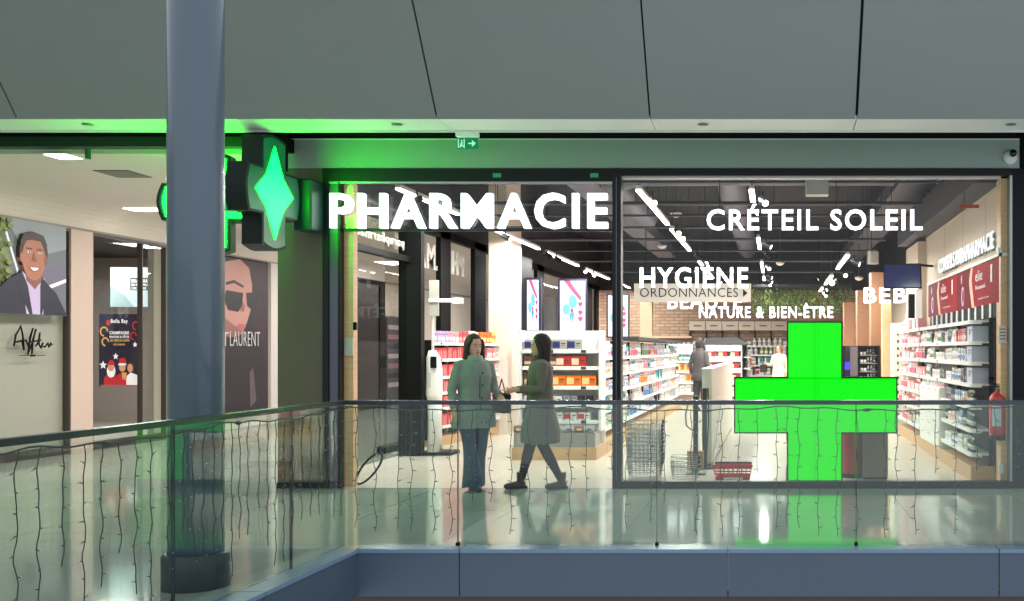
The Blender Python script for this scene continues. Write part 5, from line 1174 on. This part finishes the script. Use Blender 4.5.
# ================================================================ people
def rmesh(o, vox=.009, sm=4):
    m = o.modifiers.new('remesh', 'REMESH'); m.mode = 'VOXEL'; m.voxel_size = vox; m.use_smooth_shade = True
    s_ = o.modifiers.new('smooth', 'SMOOTH'); s_.factor = .5; s_.iterations = sm
    return o
def person(label, loc, rz, hgt, P, group=None):
    """figure facing local -y; P holds the pose and the clothing"""
    t = thing('person', label, 'person', loc, group); t.rotation_euler = (0, 0, rz)
    k = hgt / 1.65; skin = mat(P.get('skin', 'skin tone'), (206, 158, 134), .55)
    def nb(): return MB((0, 0, 0), (k, 0, 0), (0, k, 0), (0, 0, k))
    def bd(b, name): o = b.build(name, origin=(0, 0, 0)); o.parent = t; return o
    J = P['j']
    b = nb()
    b.loft([(0, 0, .80, .13, .1), (0, 0, .88, .165, .115), (0, 0, .98, .14, .1), (0, 0, 1.06, .122, .09), (0, -.005, 1.2, .145, .11), (0, 0, 1.32, .165, .1), (0, .005, 1.37, .13, .08), (0, .01, 1.41, .06, .055), (0, .005, 1.47, .05, .052)], skin, 24)
    b.loft([(0, -.012, 1.415, .03, .03), (0, -.02, 1.435, .046, .06), (0, -.012, 1.47, .06, .078), (0, -.004, 1.52, .07, .09), (0, .002, 1.57, .075, .097), (0, .006, 1.61, .07, .088), (0, .008, 1.64, .045, .055), (0, .008, 1.65, .01, .01)], skin, 24)
    b.add([(-.008, -.09, 1.535), (.008, -.09, 1.535), (.013, -.094, 1.495), (-.013, -.094, 1.495), (0, -.115, 1.497), (0, -.08, 1.49)], [(0, 1, 4), (0, 4, 3), (1, 2, 4), (4, 2, 5), (4, 5, 3), (0, 3, 2, 1), (3, 5, 2)], skin)
    for sg in (-1, 1): b.ball((sg * .076, .01, 1.515), (.012, .018, .03), skin, 10, 6)
    for sd, sg in (('L', -1), ('R', 1)):
        sh = Vector((sg * .165, 0, 1.335)); el, wr = Vector(J['el' + sd]), Vector(J['wr' + sd])
        b.tube([(sg * .1, 0, 1.35), tuple(sh), tuple(sh.lerp(el, .5)), tuple(el), tuple(el.lerp(wr, .4)), tuple(wr)], [.05, .052, .044, .036, .034, .024], skin, 14)
        d = (wr - el).normalized(); side = Vector((0, 0, 1)).cross(d) if abs(d.z) < .8 else Vector((0, 1, 0)); side.normalize(); pn = d.cross(side)
        pc = wr + d * .045
        b.tube([tuple(wr), tuple(wr + d * .03), tuple(pc), tuple(wr + d * .085)], [.022, .03, .034, .03], skin, 12)
        for f in range(4):
            o_ = side * (f - 1.5) * .017; Lf = (.062, .074, .07, .055)[f]
            q0 = wr + d * .078 + o_; q1 = q0 + d * Lf * .5 + pn * .006; q2 = q0 + d * Lf * .9 + pn * .022
            b.tube([tuple(q0), tuple(q1), tuple(q2)], [.009, .0085, .007], skin, 8)
        q0 = wr + d * .03 + side * -.026; b.tube([tuple(q0), tuple(q0 + d * .03 - side * .02), tuple(q0 + d * .055 - side * .024 + pn * .01)], [.011, .01, .008], skin, 8)
        hp, kn, an = Vector((sg * .085, 0, .86)), Vector(J['kn' + sd]), Vector(J['an' + sd]); toe = Vector(J['to' + sd])
        b.tube([(hp.x, hp.y, hp.z + .04), tuple(hp), tuple(hp.lerp(kn, .4)), tuple(kn), tuple(kn.lerp(an, .3)), tuple(kn.lerp(an, .7)), tuple(an)], [.075, .088, .075, .052, .052, .038, .034], skin, 16)
        b.tube([tuple(an + (an - toe) * .3), tuple(an - Vector((0, 0, .03)) + (toe - an) * .3), tuple(toe)], [.032, .036, .022], skin, 12)
    rmesh(bd(b, 'body'), .008, 3)
    # eyes, brows, lips
    b = nb()
    for sg in (-1, 1): b.ball((sg * .028, -.086, 1.535), (.011, .006, .0045), mat('eye white', (190, 180, 172), .4), 10, 6)
    for sg in (-1, 1): b.ball((sg * .028, -.0945, 1.535), (.0055, .003, .0055), mat('dark iris', (40, 28, 24), .2), 8, 6)
    bd(b, 'eye')
    b = nb(); b.ball((0, -.094, 1.472), (.022, .008, .007), mat('lip colour', (170, 92, 88), .5), 12, 6); bd(b, 'mouth')
    b = nb(); [b.tube([(sg * .014, -.096, 1.553), (sg * .03, -.094, 1.558), (sg * .044, -.084, 1.552)], .003, mat(P['hairname'], P['hair'], .7), 6) for sg in (-1, 1)]; bd(b, 'eyebrow')
    # hair: shell round the back of the skull, falling to P['hl']
    mh = mat(P['hairname'], P['hair'], .75, noise=.25, nscale=40)
    b = nb(); hl = P['hl']
    b.loft([(0, .035, 1.54, .088, .085), (0, .022, 1.59, .09, .1), (0, .014, 1.63, .076, .088), (0, .012, 1.665, .05, .06), (0, .012, 1.678, .012, .014)], mh, 24)
    b.loft([(0, .06, hl, .07 + P.get('hw', .02), .04), (0, .055, hl + .04, .085 + P.get('hw', .02), .05), (0, .05, 1.5, .09, .065), (0, .04, 1.58, .088, .08)], mh, 22, power=2.4)
    for sg in (-1, 1):
        b.tube([(sg * .06, -.06, 1.605), (sg * .083, -.035, 1.56), (sg * .09, -.01, 1.5), (sg * (.092 + P.get('hw', .02) * .5), .0, max(hl, 1.3))], [.018, .026, .03, .02], mh, 10)
    rmesh(bd(b, 'hair'), .009, 3)
    if P.get('scarf'):
        b = nb(); b.loft([(0, .0, 1.36, .12, .1), (0, -.005, 1.40, .1, .095), (0, 0, 1.44, .085, .085)], mat('scarf ' + P['coatname'], P['scarf'], .95, noise=.15, nscale=60), 20); rmesh(bd(b, 'scarf'), .01, 2)
    # trousers or tights
    mt = mat(P['legname'], P['legs'], P.get('lr', .9), noise=.1, nscale=30)
    b = nb(); fl = P.get('flare', 0)
    for sd, sg in (('L', -1), ('R', 1)):
        hp, kn, an = Vector((sg * .085, 0, .86)), Vector(J['kn' + sd]), Vector(J['an' + sd])
        e_ = .012 if fl else .003
        pts = [(sg * .07, 0, .93), tuple(hp), tuple(hp.lerp(kn, .4)), tuple(kn), tuple(kn.lerp(an, .35)), tuple(kn.lerp(an, .7)), tuple(an - Vector((0, 0, .035)) if fl else an)]
        b.tube(pts, [.08, .096 + e_, .082 + e_, .058 + e_, .055 + e_ + fl * .15, .041 + e_ + fl * .6, .036 + e_ + fl], mt, 18)
    b.loft([(0, 0, .8, .13, .1), (0, 0, .9, .17, .12), (0, 0, 1.0, .145, .105)], mt, 20)
    rmesh(bd(b, P['leggarment']), .009, 2)
    # shoes
    ms = mat(P['shoename'], P['shoes'], .5)
    for sd in 'LR':
        an, toe = Vector(J['an' + sd]), Vector(J['to' + sd]); d = (toe - an); d.z = 0; d.normalize(); b = nb(); lift = an.z - .08
        heel = an - d * .045; heel.z = lift + .035; mid = an + d * .06; mid.z = lift * .6 + .04; tp = an + d * .15; tp.z = max(.028, toe.z)
        b.tube([tuple(heel), tuple(an + Vector((0, 0, -.035))), tuple(mid), tuple(tp), tuple(tp + d * .03)], [.034, .044, .042, .034, .016], ms, 14)
        b.tube([(an.x - d.x * .01, an.y - d.y * .01, lift + .03), tuple(an), (an.x, an.y, an.z + P.get('boot', .02))], [.04, .042, .046], ms, 14)
        hz = max(lift, 0.0); b.box(heel.x - .025, heel.x + .025, heel.y - .025, heel.y + .025, hz + .001, hz + .03, ms)
        rmesh(bd(b, 'shoe'), .008, 2)
    # coat: skirted body plus sleeves
    mc = mat(P['coatname'], P['coat'], .95, noise=.12, nscale=25)
    b = nb(); hem = P['hem']; hw = P['hemw']
    b.loft([(0, 0, hem, hw, hw * .75), (0, 0, hem + .15, hw * .96, hw * .74), (0, 0, .88, .2, .15), (0, 0, 1.0, .178, .135), (0, 0, 1.1, .17, .13), (0, -.005, 1.22, .185, .14), (0, 0, 1.32, .178, .12), (0, .003, 1.37, .14, .1), (0, .008, 1.405, .085, .08), (0, .008, 1.435, .075, .075)], mc, 28, power=2.2)
    for sd, sg in (('L', -1), ('R', 1)):
        sh = Vector((sg * .17, 0, 1.335)); el, wr = Vector(J['el' + sd]), Vector(J['wr' + sd])
        b.tube([(sg * .1, 0, 1.35), tuple(sh), tuple(sh.lerp(el, .5)), tuple(el), tuple(el.lerp(wr, .5)), tuple(el.lerp(wr, .93))], [.055, .06, .056, .05, .046, .042], mc, 16)
    rmesh(bd(b, 'coat'), .01, 4)
    b = nb(); md = mat(P['coatname'] + ' seam', tuple(int(v * .55) for v in P['coat']), .9)
    b.tube([(0, -.085, 1.39), (.0, -.142, 1.22), (0, -.138, 1.0), (0, -hw * .745, hem + .05)], .005, md, 6)
    for z in (1.25, 1.12, .98): b.ball((.03, -.14, z), (.012, .006, .012), md, 8, 5)
    bd(b, 'coat_buttons')
    if P.get('bag'):
        x, y, z = P['bag']; b = nb(); mb = mat('dark bag leather', (40, 34, 36), .5)
        b.bbox(x - .05, x + .05, y - .14, y + .14, z - .11, z + .11, mb, .02); b.tube([(x, y - .1, z + .11), (x, y - .06, z + .3), (0 if abs(x) > .4 else x * .6, y, 1.38)] if P.get('strap') else [(x, y - .08, z + .11), (x, y, z + .26), (x, y + .08, z + .11)], .008, mb, 6)
        o = b.build('bag_on_arm', origin=(0, 0, 0)); o.parent = t
    return t
walk = lambda st, lift=.0: {'knL': (-.085, -.10 * st, .47), 'anL': (-.08, -.20 * st, .08), 'toL': (-.08, -.20 * st - .15, .03), 'knR': (.085, .02 * st, .47), 'anR': (.08, .22 * st, .08 + lift), 'toR': (.08, .22 * st - .15, .03)}
arms = {'elL': (-.24, .03, 1.08), 'wrL': (-.25, -.05, .86), 'elR': (.24, .05, 1.08), 'wrR': (.25, 0, .85)}
sW = 94.6
person('woman with long dark hair in a sage green coat and wide blue jeans', (wx(474, sW), dd(sW), 0), math.radians(42), 1.62,
       {'j': {**walk(.75), **arms, 'elR': (.23, .0, 1.09), 'wrR': (.2, -.2, 1.0)}, 'hair': (52, 34, 30), 'hairname': 'dark brown hair', 'hl': 1.27, 'hw': .03, 'legs': (44, 66, 92), 'legname': 'blue denim', 'leggarment': 'jeans', 'flare': .075,
        'shoes': (50, 52, 50), 'shoename': 'dark shoe leather', 'coat': (128, 140, 128), 'coatname': 'sage green wool', 'hem': .66, 'hemw': .24, 'bag': (.3, -.05, .92), 'scarf': (140, 156, 140)})
person('woman with dark hair in a long taupe coat and dark boots walking towards the left', (wx(540, sW), dd(sW) + .02, 0), math.radians(-72), 1.62,
       {'j': {**walk(1.0), **arms, 'elL': (-.23, -.04, 1.08), 'wrL': (-.16, -.26, 1.06), 'elR': (.23, -.02, 1.08), 'wrR': (.15, -.24, 1.08)}, 'hair': (40, 30, 28), 'hairname': 'near black hair', 'hl': 1.33, 'hw': .02, 'legs': (44, 34, 34), 'legname': 'dark tights', 'leggarment': 'tights',
        'shoes': (62, 44, 38), 'shoename': 'dark brown boot', 'boot': .1, 'coat': (106, 100, 90), 'coatname': 'taupe wool', 'hem': .5, 'hemw': .28, 'scarf': (86, 72, 64)})
sB = 41
person('person in dark grey coat standing at the shelves beyond the white counter wall', (wx(700, sB), dd(sB), 0), math.radians(150), 1.72,
       {'j': {**walk(.3), **arms}, 'hair': (40, 34, 32), 'hairname': 'black hair', 'hl': 1.45, 'hw': 0, 'legs': (60, 60, 66), 'legname': 'grey trousers', 'leggarment': 'trousers', 'flare': .02, 'shoes': (30, 30, 30), 'shoename': 'black shoe', 'coat': (86, 82, 84), 'coatname': 'dark grey cloth', 'hem': .7, 'hemw': .22})
sB = 36.5
person('shop assistant in a cream coat holding a brown bag at the back wall shelves', (wx(779, sB), dd(sB), 0), math.radians(-30), 1.6,
       {'j': {**walk(.2), **arms, 'elL': (-.25, -.02, 1.08), 'wrL': (-.3, -.2, 1.12)}, 'hair': (120, 82, 60), 'hairname': 'light brown hair', 'hl': 1.4, 'hw': 0, 'legs': (200, 194, 184), 'legname': 'cream trousers', 'leggarment': 'trousers', 'flare': .02, 'shoes': (200, 200, 200), 'shoename': 'pale shoe', 'coat': (216, 206, 184), 'coatname': 'cream cloth', 'hem': .6, 'hemw': .22, 'bag': (-.36, -.24, 1.0)})

# ================================================================ round column
sC = 161; x, y = wx(196, sC), dd(sC)
M_col = mat('blue grey column paint', (90, 104, 118), .3, noise=.03, nscale=2, coat=.3)
b = MB(); r = .16
b.lathe([(r, .2), (r, 5.2)], M_col, (x, y, 0), 48)
for z in (): pass
o = b.build('round_column'); tag(o, 'tall round blue grey column standing behind the glass balustrade on the left', 'column')
o['kind'] = 'structure'
b = MB(); b.lathe([(.192, 0), (.192, .2), (.18, .215), (r + .002, .216)], mat('dark column base', (54, 54, 58), .35), (x, y, 0), 48); b.build('base', o, origin=None)

# ================================================================ balustrade
M_hr = mat('dark handrail metal', (78, 84, 90), .25, .8)
def left(t): return (XC + (XN - XC) * t, D1 + (DN - D1) * t)
lu = Vector((XN - XC, DN - D1, 0)); LL = lu.length; lu.normalize(); ln = Vector((lu.y, -lu.x, 0))    # along / towards the left gallery
def tpx(px):
    lo, hi = 0, 1
    for _ in range(50):
        m = (lo + hi) / 2; X_, Y_ = left(m)
        if VX + F * X_ / Y_ > px: lo = m
        else: hi = m
    return lo
zt0, zt1 = 1.062, 1.094
t = thing('glass_balustrade', 'glass balustrade with dark handrail facing the shop across the void', 'balustrade', (XC, D1, 0))
MB().bbox(XC - .02, 6, D1 - .028, D1 + .028, zt0, zt1, M_hr, .006).build('handrail', t)
js = [XC + .02] + [wx(p, 134) for p in (458, 657, 856)] + [wx(1054, 134), 6.0]
for i in range(len(js) - 1):
    MB().box(js[i] + .006, js[i + 1] - .006, D1 - .008, D1 + .008, .014, zt0 - .001, M_rail).build('glass_panel', t)
for i in range(1, 4):
    MB().box(js[i] - .012, js[i] + .012, D1 - .02, D1 + .02, .013, .035, M_black).build('clamp', t)
    MB().box(js[i] - .003, js[i] + .003, D1 - .006, D1 + .006, .036, zt0 - .001, mat('glass edge', (60, 84, 78), .3)).build('glass_edge', t)
t = thing('glass_balustrade', 'glass balustrade running towards the camera on the left, round column behind it', 'balustrade', (XC, D1, 0))
def LB(): return MB((XC, D1, 0), tuple(lu), tuple(ln))
LB().box(.0, LL, -.028, .028, zt0, zt1, M_hr).build('handrail', t)
ls = [.012] + [tpx(p) * LL for p in (291, 173)] + [tpx(-60) * LL, LL]
for i in range(len(ls) - 1):
    LB().box(ls[i] + .004, ls[i + 1] - .004, -.008, .008, .014, zt0 - .001, M_rail).build('glass_panel', t)
    if i: LB().box(ls[i] - .004, ls[i] + .004, -.009, .009, .014, zt0 - .001, mat('dark glass edge', (24, 44, 48), .3)).build('glass_edge', t)
# icicle light strings
M_wire = mat('dark green wire', (44, 54, 50), .6); M_wirel = mat('pale bulb', (150, 156, 150), .4)
RS = random.Random(11)
def icicle(label, p0, u, n, xs, lens, sag=.03, z0=1.045):
    t = thing('icicle_light_string', label, 'string lights', tuple(p0), None)
    u, n = Vector(u), Vector(n)
    xs = sorted(xs); pts = []
    def cz_(a): return z0 - sag * abs(math.sin(a * 1.9)) - .006 * math.sin(a * 17)
    a = xs[0] - .15
    while a < xs[-1] + .2:
        q = Vector(p0) + u * a + n * (.004 * math.sin(a * 23)); pts.append((q.x, q.y, cz_(a))); a += .05
    b = MB(); b.tube(pts, .0045, M_wire, 6); b.build('cable', t)
    for i in range(int((xs[-1] - xs[0]) / 1.2) + 1):
        a = xs[0] + .2 + i * 1.2; b = MB(); q = Vector(p0) + u * a; q2 = q + u * .07
        b.tube([(q.x, q.y, cz_(a)), ((q.x + q2.x) / 2, (q.y + q2.y) / 2, cz_(a) + .0), (q2.x, q2.y, cz_(a + .07))], [.006, .014, .006], M_wire, 8); b.build('connector', t)
    for a, L in zip(xs, lens):
        b = MB(); pts = []; z = cz_(a); dx = 0; k = 0; zz = z; ph = RS.uniform(0, 6); am = RS.uniform(.003, .012)
        while zz > z - L:
            dx = am * (math.sin(k * .6 + ph) - math.sin(ph)) * min(1, k / 3) + RS.uniform(-.002, .002)
            q = Vector(p0) + u * (a + dx) + n * (.004 * math.sin(k + ph)); pts.append((q.x, q.y, zz)); zz -= .03; k += 1
        b.tube(pts, .0027, M_wire, 5)
        for j in range(3, len(pts) - 1, 3):
            sg = RS.choice((-1, 1)); q = Vector(pts[j]); e_ = q + u * sg * RS.uniform(.016, .03) + Vector((0, 0, RS.uniform(-.012, .014)))
            b.tube([tuple(q), tuple(e_)], [.003, .0026], M_wire, 4); b.tube([tuple(e_), tuple(e_ + (e_ - q) * .35)], [.0034, .0028], M_wirel, 4)
        b.build('light_strand', t)
    return t
px = [352, 371, 395, 407, 430, 447, 470, 490, 508, 528, 546, 568, 585, 611, 626, 650, 664, 690, 697, 722, 738, 757, 776, 788, 800, 819, 838, 857, 886, 897, 917, 937, 957, 979, 996, 1018, 1040]
xs = [wx(p, 134.5) - XC for p in px]; lens = [RS.choice((.5, .7, .85, .93, .96, .99)) for _ in px]
icicle('unlit icicle light string hanging along the balustrade that faces the shop', (XC, D1 + .034, 0), (1, 0, 0), (0, 1, 0), xs, lens, .028)
px = [10, 32, 55, 77, 95, 112, 128, 144, 163, 177, 188, 198, 208, 216, 226, 234, 243, 254, 262, 270, 279, 288, 297, 306, 314, 322, 330, 337]
xs = [tpx(p) * LL for p in px]; lens = [RS.choice((.55, .7, .8, .9, .95)) for _ in px]
icicle('unlit icicle light string hanging along the left balustrade beside the round column', (XC, D1, 0), tuple(lu), tuple(ln), xs, lens, .03) .location = (0, 0, 0)
for o in bpy.data.objects:
    if o.name.startswith('icicle_light_string') and 'left balustrade' in o.get('label', ''):
        # hang it on the void side of the glass
        o.location = Vector((XC, D1, 0)) - ln * .034

# ================================================================ light, world, camera
for y in (13, 17, 21, 26, 32): lamp(-7.6, y, CZ - .03, 1.2, .9, 150, (1, .95, .92))
for y in (13.5, 17.5, 21.5): l = lamp(SX - .9, y, 3.0, 2.5, .3, 30)  # area lamps beside the right wall, without a built fixture
l = lamp(-12, 18, 3.3, 2, 2, 260, (1, .95, .9))
w = bpy.data.worlds.new('atrium daylight'); SC.world = w; w.use_nodes = True
bg = w.node_tree.nodes['Background']; bg.inputs['Color'].default_value = (.46, .51, .54, 1); bg.inputs['Strength'].default_value = 1.48
cam = bpy.data.cameras.new('camera'); co = bpy.data.objects.new('camera', cam); COL.objects.link(co)
co.location = (0, 0, H); co.rotation_euler = (math.radians(90), 0, 0)
cam.sensor_width = 36; cam.lens = 36 * F / 1024; cam.shift_x = -(VX - 512) / 1024; cam.shift_y = (VY - 300.5) / 1024
cam.clip_end = 200; cam.clip_start = .05
SC.camera = co
SC.view_settings.view_transform = 'Standard'; SC.view_settings.look = 'None'; SC.view_settings.exposure = 0.12; SC.view_settings.gamma = 1; SC.view_settings.use_curve_mapping = False
SC.cycles.transparent_max_bounces = 40; SC.cycles.max_bounces = 8; SC.cycles.use_denoising = True; SC.cycles.sample_clamp_indirect = 6
print('products', COUNT, sum(COUNT.values()))
